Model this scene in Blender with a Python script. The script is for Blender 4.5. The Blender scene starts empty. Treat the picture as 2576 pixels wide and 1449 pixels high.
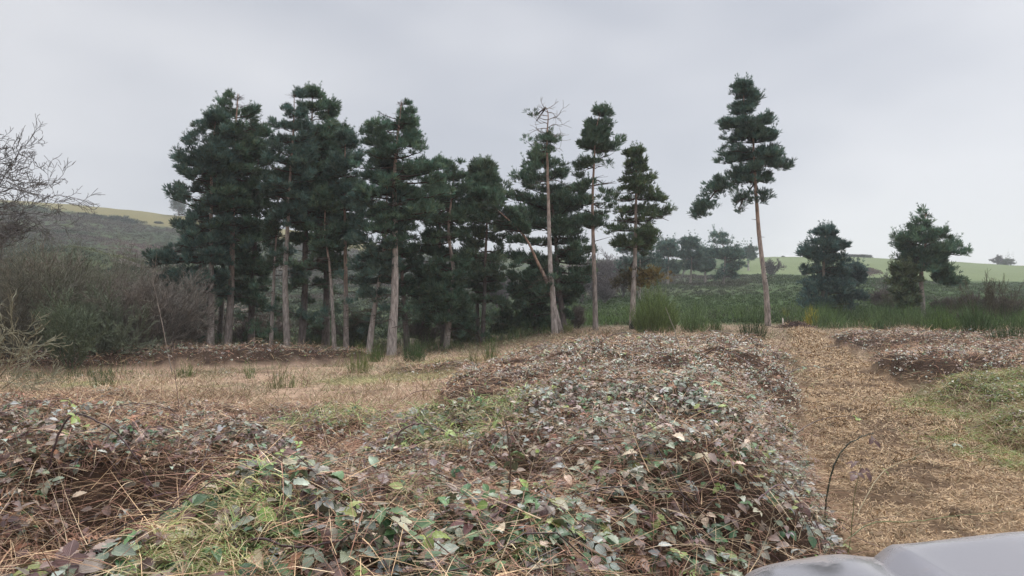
import bpy, math, random
import numpy as np
from mathutils import Vector

R = math.radians
rng = np.random.default_rng(7)
random.seed(7)
sc = bpy.context.scene
col = sc.collection

# ------------------------------------------------------------------ camera, sky, sun, exposure
F = 1860.0            # focal length in px of a 2576 px wide picture
VH = 750.0            # horizon row
EYE = 1.7
cam = bpy.data.cameras.new("camera")
cam.sensor_width = 36.0
cam.lens = F / 2576.0 * 36.0
cam.clip_start = 0.05
cam.clip_end = 5000
camo = bpy.data.objects.new("camera", cam)
col.objects.link(camo)
camo.location = (0, 0, EYE)
camo.rotation_euler = (R(90) + math.atan((VH - 724.5) / F), 0, 0)
sc.camera = camo

SUN_EL, SUN_AZ = 52.0, 25.0      # azimuth clockwise from +y
world = bpy.data.worlds.new("World")
sc.world = world
world.use_nodes = True
nt = world.node_tree
nt.nodes.clear()
def N(t, kind, **kw):
    n = t.nodes.new(kind)
    for k, v in kw.items():
        setattr(n, k, v)
    return n
wo = N(nt, 'ShaderNodeOutputWorld')
bg = N(nt, 'ShaderNodeBackground')
mp_rot = (0.55, 0.2, 0.9)
sky = N(nt, 'ShaderNodeTexSky', sky_type='NISHITA', sun_disc=False)
sky.sun_elevation = R(SUN_EL); sky.sun_rotation = R(SUN_AZ)
tc = N(nt, 'ShaderNodeTexCoord')
mp = N(nt, 'ShaderNodeMapping'); mp.inputs['Scale'].default_value = (1.0, 1.0, 2.4)
mp.inputs['Rotation'].default_value = mp_rot
no = N(nt, 'ShaderNodeTexNoise'); no.inputs['Scale'].default_value = 1.5; no.inputs['Detail'].default_value = 3.5
no.inputs['Roughness'].default_value = 0.45
nt.links.new(tc.outputs['Generated'], mp.inputs['Vector']); nt.links.new(mp.outputs['Vector'], no.inputs['Vector'])
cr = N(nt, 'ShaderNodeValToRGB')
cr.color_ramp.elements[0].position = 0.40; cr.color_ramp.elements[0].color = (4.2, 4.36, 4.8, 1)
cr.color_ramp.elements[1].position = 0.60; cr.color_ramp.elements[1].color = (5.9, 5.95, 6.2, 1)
nt.links.new(no.outputs['Fac'], cr.inputs['Fac'])
# overcast: cloud grows brighter towards the zenith
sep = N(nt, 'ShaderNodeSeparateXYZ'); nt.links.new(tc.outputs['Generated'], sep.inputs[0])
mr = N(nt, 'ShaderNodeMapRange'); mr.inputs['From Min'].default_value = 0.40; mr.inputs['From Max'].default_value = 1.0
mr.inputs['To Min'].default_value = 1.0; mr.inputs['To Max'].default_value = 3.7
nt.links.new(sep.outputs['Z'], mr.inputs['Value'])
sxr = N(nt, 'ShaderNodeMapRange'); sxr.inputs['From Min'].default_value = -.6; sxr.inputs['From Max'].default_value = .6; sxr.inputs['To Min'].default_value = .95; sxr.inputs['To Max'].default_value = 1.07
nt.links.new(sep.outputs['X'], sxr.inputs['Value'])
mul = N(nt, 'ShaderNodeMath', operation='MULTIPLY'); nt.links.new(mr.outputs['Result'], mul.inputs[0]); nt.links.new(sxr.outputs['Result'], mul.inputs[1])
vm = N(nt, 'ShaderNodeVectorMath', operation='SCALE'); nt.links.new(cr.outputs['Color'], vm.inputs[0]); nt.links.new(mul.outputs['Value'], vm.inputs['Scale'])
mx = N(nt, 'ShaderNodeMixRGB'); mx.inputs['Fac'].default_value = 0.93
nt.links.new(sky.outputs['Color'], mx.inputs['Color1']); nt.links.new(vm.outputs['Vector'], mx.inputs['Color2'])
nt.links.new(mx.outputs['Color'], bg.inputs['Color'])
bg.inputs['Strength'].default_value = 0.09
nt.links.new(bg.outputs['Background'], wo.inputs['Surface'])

sl = bpy.data.lights.new("sun", 'SUN')
sl.energy = 1.5; sl.angle = R(14); sl.color = (1.0, 0.97, 0.92)
so = bpy.data.objects.new("sun", sl); col.objects.link(so)
so.rotation_euler = (R(90 - SUN_EL), 0, R(180 - SUN_AZ))
so.location = (0, 0, 60)

sc.view_settings.view_transform = 'Standard'
sc.view_settings.look = 'None'
sc.view_settings.exposure = 0.54
sc.view_settings.gamma = 1.0
sc.cycles.max_bounces = 5
sc.cycles.diffuse_bounces = 3
sc.cycles.glossy_bounces = 2
sc.cycles.transmission_bounces = 2
sc.cycles.volume_bounces = 1
sc.cycles.use_denoising = True

# ------------------------------------------------------------------ helpers
def xz(u, v, Y):
    return (u - 1288.0) / F * Y, EYE - (v - VH) / F * Y

def tag(o, label=None, cat=None, group=None, kind=None):
    if label: o['label'] = label
    if cat: o['category'] = cat
    if group: o['group'] = group
    if kind: o['kind'] = kind
    return o

def build(name, v, f, mat, parent=None, colr=None, uv=None, smooth=False):
    """one mesh object from numpy arrays; f is (M,3) or (M,4)"""
    v = np.ascontiguousarray(v, dtype=np.float32); f = np.ascontiguousarray(f, dtype=np.int32)
    me = bpy.data.meshes.new(name)
    k = f.shape[1]
    me.vertices.add(len(v)); me.vertices.foreach_set('co', v.ravel())
    me.loops.add(f.size); me.loops.foreach_set('vertex_index', f.ravel())
    me.polygons.add(len(f)); me.polygons.foreach_set('loop_start', np.arange(0, f.size, k, dtype=np.int32))
    if smooth:
        me.polygons.foreach_set('use_smooth', np.ones(len(f), dtype=bool))
    if uv is not None:
        l = me.uv_layers.new(name='UVMap')
        l.data.foreach_set('uv', np.ascontiguousarray(uv[f.ravel()], dtype=np.float32).ravel())
    if colr is not None:
        a = me.color_attributes.new('Col', 'FLOAT_COLOR', 'POINT')
        c4 = np.ones((len(v), 4), dtype=np.float32); c4[:, :3] = colr
        a.data.foreach_set('color', c4.ravel())
    me.update(calc_edges=True)
    if mat: me.materials.append(mat)
    o = bpy.data.objects.new(name, me)
    col.objects.link(o)
    if parent: o.parent = parent
    return o

def localise(parts, base):
    return [np.asarray(p) - np.asarray(base) for p in parts]

def empty(name, loc):
    e = bpy.data.objects.new(name, None)
    e.empty_display_size = 0.3
    e.location = loc
    col.objects.link(e)
    return e

class Acc:
    """accumulates faces of one size"""
    def __init__(s): s.v = []; s.f = []; s.c = []; s.u = []; s.n = 0
    def add(s, v, f, c=None, u=None):
        if len(v) == 0: return
        s.v.append(v); s.f.append(np.asarray(f) + s.n); s.n += len(v)
        if c is not None:
            c = np.asarray(c, dtype=float)
            s.c.append(np.tile(c, (len(v), 1)) if c.ndim == 1 else c)
        if u is not None: s.u.append(u)
    def build(s, name, mat, parent=None, base=None, smooth=False):
        v = np.concatenate(s.v)
        if base is not None: v = v - np.asarray(base)
        return build(name, v, np.concatenate(s.f), mat, parent, np.concatenate(s.c) if s.c else None,
                     np.concatenate(s.u) if s.u else None, smooth)

def hash2(i, j, s):
    h = np.sin(i * 127.1 + j * 311.7 + s * 74.7) * 43758.5453
    return h - np.floor(h)
def vnoise(x, y, s=0):
    xi = np.floor(x); yi = np.floor(y); fx = x - xi; fy = y - yi
    fx = fx * fx * (3 - 2 * fx); fy = fy * fy * (3 - 2 * fy)
    a = hash2(xi, yi, s); b = hash2(xi + 1, yi, s); c = hash2(xi, yi + 1, s); d = hash2(xi + 1, yi + 1, s)
    return (a * (1 - fx) + b * fx) * (1 - fy) + (c * (1 - fx) + d * fx) * fy
def fbm(x, y, s=0, o=4):
    t = 0; a = 0.5; w = 0
    for k in range(o):
        t = t + a * vnoise(x * 2 ** k, y * 2 ** k, s + k * 3.1); w += a; a *= 0.5
    return t / w
def sstep(a, b, x):
    t = np.clip((x - a) / (b - a), 0, 1)
    return t * t * (3 - 2 * t)

def unit(a):
    return a / np.maximum(np.linalg.norm(a, axis=-1, keepdims=True), 1e-9)

def frames(d, n):
    """rotation matrices with columns (side, forward=d, normal~n)"""
    d = unit(d); s = unit(np.cross(d, n)); n2 = np.cross(s, d)
    return np.stack([s, d, n2], axis=-1)

def scatter(tv, tf, Rm, sca, pos, colr=None, tuv=None, tcol=None):
    """realise a template at many places"""
    n = len(pos); k = len(tv)
    sca = np.asarray(sca)
    if sca.ndim == 1: sca = sca[:, None]
    lv = tv[None, :, :] * sca[:, None, :] if sca.shape[1] == 3 else tv[None] * sca[:, None]
    v = np.einsum('nij,nkj->nki', Rm, lv) + pos[:, None, :]
    f = tf[None] + (np.arange(n) * k)[:, None, None]
    c = None
    if colr is not None:
        c = np.repeat(colr, k, axis=0)
        if tcol is not None: c = c * np.tile(tcol, (n, 1))
    u = np.tile(tuv, (n, 1)) if tuv is not None else None
    return v.reshape(-1, 3), f.reshape(-1, tf.shape[1]), c, u

def ribbons(p, d, L, W, droop, segs=3, side=None, curl=None, taper=True):
    """curved blades: p base (n,3), d direction, L length, W width, droop = sag added as gravity"""
    n = len(p); d = unit(d)
    if side is None:
        a = rng.uniform(0, 2 * np.pi, n)
        side = np.stack([np.cos(a), np.sin(a), rng.normal(0, .3, n)], -1)
    side = unit(side - d * np.sum(side * d, -1, keepdims=True))
    cv = np.zeros((n, 3)) if curl is None else side * 0 + np.cross(d, side) * curl[:, None]
    out = np.empty((n, segs + 1, 2, 3))
    for i in range(segs + 1):
        t = i / segs
        c = p + d * (L * t)[:, None] + cv * (L * t * t)[:, None]
        c[:, 2] -= droop * L * t * t
        w = W * (1.0 - 0.85 * t if taper else 1.0) * 0.5
        out[:, i, 0] = c - side * w[:, None]; out[:, i, 1] = c + side * w[:, None]
    f = []
    for i in range(segs):
        f.append([2 * i, 2 * i + 1, 2 * i + 3, 2 * i + 2])
    f = np.array(f)[None] + (np.arange(n) * 2 * (segs + 1))[:, None, None]
    return out.reshape(-1, 3), f.reshape(-1, 4), 2 * (segs + 1)

def prisms(p0, p1, r0, r1, sides=3):
    """separate tapered prisms for twigs"""
    p0 = np.asarray(p0, float); p1 = np.asarray(p1, float); r0 = np.asarray(r0, float); r1 = np.asarray(r1, float)
    d = unit(p1 - p0)
    ref = np.where(np.abs(d[:, 2:3]) > 0.9, np.array([[1., 0, 0]]), np.array([[0, 0, 1.]]))
    a = unit(np.cross(d, ref)); b = np.cross(d, a)
    ring = []
    for k in range(sides):
        t = 2 * math.pi * k / sides
        ring.append(a * math.cos(t) + b * math.sin(t))
    ring = np.stack(ring, 1)
    v = np.concatenate([p0[:, None] + ring * r0[:, None, None], p1[:, None] + ring * r1[:, None, None]], 1)
    f = np.array([[k, (k + 1) % sides, sides + (k + 1) % sides, sides + k] for k in range(sides)])
    f = f[None] + (np.arange(len(p0)) * 2 * sides)[:, None, None]
    return v.reshape(-1, 3), f.reshape(-1, 4)

def smoothpath(pts, radii, sub):
    """Catmull-Rom through pts"""
    P = np.asarray(pts, float); r = np.asarray(radii, float)
    Pe = np.vstack([2 * P[0] - P[1], P, 2 * P[-1] - P[-2]])
    out = []; ro = []
    for i in range(len(P) - 1):
        a, b, c, d = Pe[i], Pe[i + 1], Pe[i + 2], Pe[i + 3]
        for k in range(sub):
            t = k / sub
            out.append(0.5 * ((2 * b) + (c - a) * t + (2 * a - 5 * b + 4 * c - d) * t * t + (3 * b - a - 3 * c + d) * t ** 3))
            ro.append(r[i] * (1 - t) + r[i + 1] * t)
    out.append(P[-1]); ro.append(r[-1])
    return np.array(out), np.array(ro)

def tube(P, r, sides=8, jit=0.0, cap=True):
    P = np.asarray(P, float); n = len(P)
    T = unit(np.gradient(P, axis=0))
    ref = np.array([0.0, 1.0, 0.0]) if abs(T[0][1]) < 0.9 else np.array([1.0, 0, 0])
    a = ref - T[0] * np.dot(ref, T[0]); a /= np.linalg.norm(a)
    V = []
    for i in range(n):
        a = a - T[i] * np.dot(a, T[i]); a = a / np.linalg.norm(a); b = np.cross(T[i], a)
        th = np.arange(sides) * 2 * math.pi / sides
        rr = r[i] * (1 + jit * rng.normal(0, 1, sides))
        V.append(P[i] + (a[None] * np.cos(th)[:, None] + b[None] * np.sin(th)[:, None]) * rr[:, None])
    V = np.concatenate(V)
    Fc = []
    for i in range(n - 1):
        for k in range(sides):
            k2 = (k + 1) % sides
            Fc.append([i * sides + k, i * sides + k2, (i + 1) * sides + k2, (i + 1) * sides + k])
    return V, np.array(Fc)

# ------------------------------------------------------------------ materials
def mat_new(name):
    m = bpy.data.materials.new(name); m.use_nodes = True
    t = m.node_tree; t.nodes.clear()
    o = N(t, 'ShaderNodeOutputMaterial'); b = N(t, 'ShaderNodeBsdfPrincipled')
    t.links.new(b.outputs[0], o.inputs['Surface'])
    return m, t, b

def mat_col(name, rough=0.7, nscale=6.0, namt=0.35, spec=0.3, bump=0.0, bscale=40.0, veins=False, back=False, trans=0.0, sheen=False):
    """colour from the 'Col' attribute, broken up with noise"""
    m, t, b = mat_new(name)
    at = N(t, 'ShaderNodeAttribute', attribute_name='Col')
    tcn = N(t, 'ShaderNodeTexCoord')
    nz = N(t, 'ShaderNodeTexNoise'); nz.inputs['Scale'].default_value = nscale; nz.inputs['Detail'].default_value = 4
    t.links.new(tcn.outputs['Object'], nz.inputs['Vector'])
    r = N(t, 'ShaderNodeMapRange'); r.inputs['From Min'].default_value = .3; r.inputs['From Max'].default_value = .7
    r.inputs['To Min'].default_value = 1 - namt; r.inputs['To Max'].default_value = 1 + namt
    t.links.new(nz.outputs['Fac'], r.inputs['Value'])
    s = N(t, 'ShaderNodeVectorMath', operation='SCALE')
    t.links.new(at.outputs['Color'], s.inputs[0]); t.links.new(r.outputs[0], s.inputs['Scale'])
    outc = s.outputs['Vector']
    b.inputs['Roughness'].default_value = rough
    b.inputs['Specular IOR Level'].default_value = spec
    if veins:
        uvn = N(t, 'ShaderNodeUVMap'); sx = N(t, 'ShaderNodeSeparateXYZ'); t.links.new(uvn.outputs[0], sx.inputs[0])
        ab = N(t, 'ShaderNodeMath', operation='ABSOLUTE'); t.links.new(sx.outputs['X'], ab.inputs[0])
        m1 = N(t, 'ShaderNodeMath', operation='MULTIPLY_ADD'); t.links.new(ab.outputs[0], m1.inputs[0]); m1.inputs[1].default_value = -0.75
        t.links.new(sx.outputs['Y'], m1.inputs[2])
        m2 = N(t, 'ShaderNodeMath', operation='MULTIPLY'); t.links.new(m1.outputs[0], m2.inputs[0]); m2.inputs[1].default_value = 7.0
        m3 = N(t, 'ShaderNodeMath', operation='PINGPONG'); t.links.new(m2.outputs[0], m3.inputs[0]); m3.inputs[1].default_value = 0.5
        g = N(t, 'ShaderNodeMapRange'); t.links.new(m3.outputs[0], g.inputs['Value']); g.inputs['From Min'].default_value = 0.0; g.inputs['From Max'].default_value = 0.16
        g.inputs['To Min'].default_value = 1.0; g.inputs['To Max'].default_value = 0.0
        g2 = N(t, 'ShaderNodeMapRange'); t.links.new(ab.outputs[0], g2.inputs['Value']); g2.inputs['From Min'].default_value = 0.0; g2.inputs['From Max'].default_value = 0.09
        g2.inputs['To Min'].default_value = 1.0; g2.inputs['To Max'].default_value = 0.0
        mm = N(t, 'ShaderNodeMath', operation='MAXIMUM'); t.links.new(g.outputs[0], mm.inputs[0]); t.links.new(g2.outputs[0], mm.inputs[1])
        vs = N(t, 'ShaderNodeMath', operation='MULTIPLY_ADD'); t.links.new(mm.outputs[0], vs.inputs[0]); vs.inputs[1].default_value = 0.55; vs.inputs[2].default_value = 0.9
        s2 = N(t, 'ShaderNodeVectorMath', operation='SCALE'); t.links.new(outc, s2.inputs[0]); t.links.new(vs.outputs[0], s2.inputs['Scale']); outc = s2.outputs['Vector']
        bp = N(t, 'ShaderNodeBump'); bp.inputs['Strength'].default_value = 0.6; bp.inputs['Distance'].default_value = 0.002; bp.invert = True
        t.links.new(mm.outputs[0], bp.inputs['Height']); t.links.new(bp.outputs[0], b.inputs['Normal'])
    if back:
        ge = N(t, 'ShaderNodeNewGeometry')
        mxx = N(t, 'ShaderNodeMixRGB'); mxx.inputs['Color2'].default_value = (.34, .34, .25, 1)
        mf = N(t, 'ShaderNodeMath', operation='MULTIPLY'); mf.inputs[1].default_value = 0.55
        t.links.new(ge.outputs['Backfacing'], mf.inputs[0]); t.links.new(mf.outputs[0], mxx.inputs['Fac']); t.links.new(outc, mxx.inputs['Color1'])
        outc = mxx.outputs['Color']
    t.links.new(outc, b.inputs['Base Color'])
    if bump:
        n2 = N(t, 'ShaderNodeTexNoise'); n2.inputs['Scale'].default_value = bscale; n2.inputs['Detail'].default_value = 5
        t.links.new(tcn.outputs['Object'], n2.inputs['Vector'])
        bp = N(t, 'ShaderNodeBump'); bp.inputs['Strength'].default_value = bump; bp.inputs['Distance'].default_value = 0.05
        t.links.new(n2.outputs['Fac'], bp.inputs['Height']); t.links.new(bp.outputs[0], b.inputs['Normal'])
    if trans:
        b.inputs['Transmission Weight'].default_value = 0
        tr = N(t, 'ShaderNodeBsdfTranslucent'); t.links.new(outc, tr.inputs['Color'])
        ms = N(t, 'ShaderNodeMixShader'); ms.inputs[0].default_value = trans
        t.links.new(b.outputs[0], ms.inputs[1]); t.links.new(tr.outputs[0], ms.inputs[2])
        o = [n for n in t.nodes if n.type == 'OUTPUT_MATERIAL'][0]
        t.links.new(ms.outputs[0], o.inputs['Surface'])
    return m

def mat_bark(name, low, high, split=0.45, soft=0.25, bumpd=0.03, lichen=None):
    """furrowed bark, grey plates below turning to flaky orange above (object Z over the trunk height 'h')"""
    m, t, b = mat_new(name)
    tcn = N(t, 'ShaderNodeTexCoord'); sx = N(t, 'ShaderNodeSeparateXYZ'); t.links.new(tcn.outputs['Generated'], sx.inputs[0])
    mp = N(t, 'ShaderNodeMapping'); mp.inputs['Scale'].default_value = (1, 1, 0.28); t.links.new(tcn.outputs['Object'], mp.inputs['Vector'])
    nz = N(t, 'ShaderNodeTexNoise'); nz.inputs['Scale'].default_value = 9; nz.inputs['Detail'].default_value = 6; nz.inputs['Roughness'].default_value = .65
    t.links.new(mp.outputs[0], nz.inputs['Vector'])
    ad = N(t, 'ShaderNodeMath', operation='MULTIPLY_ADD'); t.links.new(nz.outputs['Fac'], ad.inputs[0]); ad.inputs[1].default_value = 0.35; t.links.new(sx.outputs['Z'], ad.inputs[2])
    mr = N(t, 'ShaderNodeMapRange'); t.links.new(ad.outputs[0], mr.inputs['Value']); mr.inputs['From Min'].default_value = split + .17 - soft / 2; mr.inputs['From Max'].default_value = split + .17 + soft / 2
    mix = N(t, 'ShaderNodeMixRGB'); mix.inputs['Color1'].default_value = (*low, 1); mix.inputs['Color2'].default_value = (*high, 1); t.links.new(mr.outputs[0], mix.inputs['Fac'])
    vo = N(t, 'ShaderNodeTexVoronoi'); vo.inputs['Scale'].default_value = 11; t.links.new(mp.outputs[0], vo.inputs['Vector'])
    r2 = N(t, 'ShaderNodeMapRange'); t.links.new(nz.outputs['Fac'], r2.inputs['Value']); r2.inputs['From Min'].default_value = .35; r2.inputs['From Max'].default_value = .65; r2.inputs['To Min'].default_value = .5; r2.inputs['To Max'].default_value = 1.4
    s = N(t, 'ShaderNodeVectorMath', operation='SCALE'); t.links.new(mix.outputs[0], s.inputs[0]); t.links.new(r2.outputs[0], s.inputs['Scale'])
    t.links.new(s.outputs[0], b.inputs['Base Color'])
    bp = N(t, 'ShaderNodeBump'); bp.inputs['Strength'].default_value = 0.9; bp.inputs['Distance'].default_value = bumpd
    sm = N(t, 'ShaderNodeMath', operation='ADD'); t.links.new(vo.outputs['Distance'], sm.inputs[0]); t.links.new(nz.outputs['Fac'], sm.inputs[1])
    t.links.new(sm.outputs[0], bp.inputs['Height']); t.links.new(bp.outputs[0], b.inputs['Normal'])
    b.inputs['Roughness'].default_value = 0.9; b.inputs['Specular IOR Level'].default_value = .15
    return m

M_NEEDLE = mat_col('pine_needles', rough=.6, nscale=1.2, namt=.35, spec=.3, trans=.25)
M_LEAF = mat_col('bramble_leaf', rough=.42, nscale=18, namt=.3, spec=.5, veins=True, back=True)
M_LEAFFAR = mat_col('bramble_leaf_small', rough=.42, nscale=14, namt=.35, spec=.5, back=True)
M_STRAW = mat_col('dry_straw', rough=.7, nscale=9, namt=.35, spec=.25)
M_GRASS = mat_col('green_grass', rough=.5, nscale=5, namt=.3, spec=.35, trans=.25)
M_TWIG = mat_col('bare_twigs', rough=.85, nscale=4, namt=.3, spec=.15)
M_BROOM = mat_col('broom_stems', rough=.65, nscale=3, namt=.3, spec=.2)
M_CANE = mat_col('bramble_cane', rough=.45, nscale=12, namt=.35, spec=.4)
M_GROUND = mat_col('ground_litter', rough=.95, nscale=2.5, namt=.3, spec=.1, bump=.9, bscale=14)
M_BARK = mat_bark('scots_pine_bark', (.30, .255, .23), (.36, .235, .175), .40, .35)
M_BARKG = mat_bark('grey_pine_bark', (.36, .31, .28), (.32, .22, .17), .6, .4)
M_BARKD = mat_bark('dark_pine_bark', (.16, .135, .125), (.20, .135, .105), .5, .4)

# ------------------------------------------------------------------ terrain
YS = np.array([0, 5, 10, 15, 20, 30, 40, 60, 80, 110, 150, 200, 250, 300, 350, 420, 600, 1200.])
def zc(near, vs, far):
    """near: z at Y 0..40; vs: rows v at Y = 60..350; far: z at 420, 600, 1200"""
    out = list(near)
    for y, v in zip(YS[7:15], vs): out.append(EYE - (v - VH) / F * y)
    return out + list(far)
COLS = [
    (-500, zc([0, 0, -.1, -.35, -.6, -1.0, -1.6], [895, 850, 760, 640, 650, 575, 515, 487], [52, 54, 50])),
    (0,    zc([0, 0, -.1, -.35, -.6, -1.0, -1.6], [895, 850, 770, 645, 650, 585, 530, 502], [50, 52, 48])),
    (180,  zc([0, 0, -.1, -.35, -.6, -1.0, -1.5], [885, 850, 780, 625, 650, 590, 548, 514], [48, 50, 46])),
    (300,  zc([0, 0, -.1, -.35, -.6, -.98, -1.3], [870, 830, 780, 655, 662, 610, 565, 526], [45, 46, 42])),
    (450,  zc([0, 0, -.1, -.35, -.6, -.95, -1.1], [850, 815, 775, 715, 680, 630, 585, 542], [43, 44, 40])),
    (700,  zc([0, 0, -.1, -.3, -.55, -.9, -1.1], [850, 810, 780, 745, 705, 655, 615, 575], [38, 38, 34])),
    (1000, zc([0, 0, -.05, -.2, -.5, -.9, -1.15], [850, 815, 785, 750, 725, 690, 655, 622], [29, 29, 27])),
    (1200, zc([0, 0, 0, -.1, -.35, -.65, -.85], [835, 805, 780, 745, 722, 695, 665, 640], [25, 25, 24])),
    (1400, zc([0, 0, 0, 0, -.05, -.1, -.1], [815, 790, 760, 730, 712, 692, 670, 650], [23, 23, 22])),
    (1600, zc([0, 0, 0, 0, 0, 0, 0], [808, 778, 745, 706, 692, 682, 668, 655], [22, 22, 20])),
    (1950, zc([0, 0, 0, 0, 0, 0, 0], [800, 772, 738, 708, 692, 674, 657, 646], [24, 24, 22])),
    (2150, zc([0, 0, 0, 0, 0, 0, 0], [800, 772, 742, 716, 700, 680, 660, 647], [24, 24, 22])),
    (2350, zc([0, 0, 0, 0, 0, 0, 0], [800, 770, 745, 722, 705, 685, 667, 656], [22, 22, 20])),
    (2576, zc([0, 0, 0, 0, 0, 0, 0], [800, 770, 750, 732, 712, 697, 682, 668], [19, 19, 18])),
    (3100, zc([0, 0, 0, 0, 0, 0, 0], [800, 775, 760, 745, 730, 715, 705, 695], [14, 14, 14])),
]
CU = np.array([c[0] for c in COLS], float); CZ = np.array([c[1] for c in COLS])
LY = np.log(YS + 4)
def polar(x, y):
    th = np.arctan2(x, y); r = np.hypot(x, y)
    tl = np.clip(th, R(-43), R(44))
    return 1288 + F * np.tan(tl), r * np.cos(tl)
def H(x, y):
    x = np.asarray(x, float); y = np.asarray(y, float)
    U, Y = polar(x, y)
    i = np.clip(np.searchsorted(CU, U) - 1, 0, len(CU) - 2)
    a = np.clip((U - CU[i]) / (CU[i + 1] - CU[i]), 0, 1); a = a * a * (3 - 2 * a) * .5 + a * .5
    ly = np.log(np.maximum(Y, 0) + 4)
    j = np.clip(np.searchsorted(LY, ly) - 1, 0, len(LY) - 2)
    b = np.clip((ly - LY[j]) / (LY[j + 1] - LY[j]), 0, 1); b = b * b * (3 - 2 * b) * .4 + b * .6
    z = (CZ[i, j] * (1 - a) + CZ[i + 1, j] * a) * (1 - b) + (CZ[i, j + 1] * (1 - a) + CZ[i + 1, j + 1] * a) * b
    z = z + (fbm(x * .25, y * .25, 5) - .5) * .25 * sstep(6, 30, Y) + (fbm(x * .03, y * .03, 9) - .5) * 2.2 * sstep(70, 160, Y)* (1 - .7 * sstep(250, 320, Y))
    return z

def path_l(Y): return 0.365 * Y + 0.40
def path_r(Y): return 0.335 * Y + 2.75
def pathmask(x, y):
    w = .35 * (fbm(x * .8, y * .8, 3) - .5) * 2
    near = np.clip((8 - y) / 5, 0, 1) * .7       # the cut strip opens out towards the car
    a = sstep(-.25, .15, x - path_l(y) + w); b = sstep(-.25, .15, path_r(y) + near + w - x)
    return a * b * sstep(52, 45, y) * sstep(-6, -5, y)

BLOBS = [  # cx, cy, rx, ry, height, angle: brambly banks
    (.3, 2.6, 3.2, 1.9, .93, 0), (1.1, 4.6, 1.65, 2.6, .91, -8), (1.7, 7.2, 1.9, 3.2, .88, -14), (2.9, 11.5, 2.9, 4.5, .84, -14),
    (2.6, 16, 3.6, 4.5, .66, -10), (.1, 5.2, 1.6, 1.9, .75, 0), (.8, 13, 2.2, 3.2, .65, 0), (5, 21, 4.2, 6, .5, 0),
    (-3.4, 4.9, 2.6, 1.9, .80, 0), (-5.5, 6.2, 3.0, 2.0, .62, 0), (-2.4, 6.8, 2.6, 1.5, .55, 0), (-.75, 6.2, 1.0, 1.2, .62, 0), (-3.6, 2.9, 2.3, 1.2, .70, 0), (-8.5, 7.5, 3, 2.4, .5, 0), (-5.5, 9.2, 4.2, 2.6, .30, 0), (-10, 11, 4, 3, .30, 0), (-2.8, 9.6, 2.4, 1.5, .24, 0), (-7.5, 14, 2.6, 1.6, .2, 0), (-2.2, 22, 1.6, 2.2, .25, 0),
    (-12.5, 30, 5.5, 3.2, .75, 0), (-9, 31, 3.5, 2.5, .5, 0), (-17, 28, 4.0, 3, .5, 0),
    (9.9, 15.5, 2.9, 2.4, .58, 10), (13, 18, 4, 4, .55, 0), (13.5, 25, 4, 5, .45, 0), (8.9, 11.4, 2.2, 2.0, .5, 0), (6.9, 8.6, 1.4, 1.6, .36, 0), (6.6, 5.8, 1.2, 1.6, .16, 0), (18, 28, 6, 6, .4, 0),
]
def bank(x, y):
    s = 0
    for cx, cy, rx, ry, h, an in BLOBS:
        c, si = math.cos(R(an)), math.sin(R(an))
        dx = x - cx; dy = y - cy
        q = ((dx * c - dy * si) / rx) ** 2 + ((dx * si + dy * c) / ry) ** 2
        b = h * np.clip(1 - q ** 1.5, 0, 1) ** .6
        s = s + b ** 6
    m = s ** (1 / 6.)
    m = m * (.55 + .85 * fbm(x * .8, y * .8, 21)) + .30 * (fbm(x * 2.6, y * 2.6, 22, 3) - .5) * sstep(0, .35, m)
    # grassy hollow among the left brambles
    q = ((x + 1.55) / .62) ** 2 + ((y - 3.35) / .95) ** 2
    m = m * (1 - .42 * np.exp(-q * q))
    pm = 1 - pathmask(x, y)
    pm = pm * np.where(x < path_l(y) + .8, (.10 + .90 * sstep(-.35, 1.35, path_l(y) - x + 1.1 * (fbm(x * .9, y * .9, 55) - .5))), 1.0)
    car = 1 - sstep(.2, .75, x) * sstep(3.1, 2.3, y)        # nothing tall under the car
    behind = sstep(-.5, 1.2, y)
    return np.maximum(m, 0) * pm * car * behind
def top(x, y): return H(x, y) + bank(x, y)

# sample points: density grows as 1/Y^2 far away, uniform per square metre up to Y0
def sample(n, y0, y1, yk=7.0, umin=-260, umax=2836):
    if y1 < 12 and umin == -260: umin = -1250; n = int(n * 1.45)
    Y = np.exp(rng.uniform(math.log(y0), math.log(y1), n * 2))
    keep = rng.uniform(0, 1, n * 2) < np.minimum(1, (Y / yk) ** 1.0)
    Y = Y[keep][:n]
    U = rng.uniform(umin, umax, len(Y))
    return (U - 1288) / F * Y, Y

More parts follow.
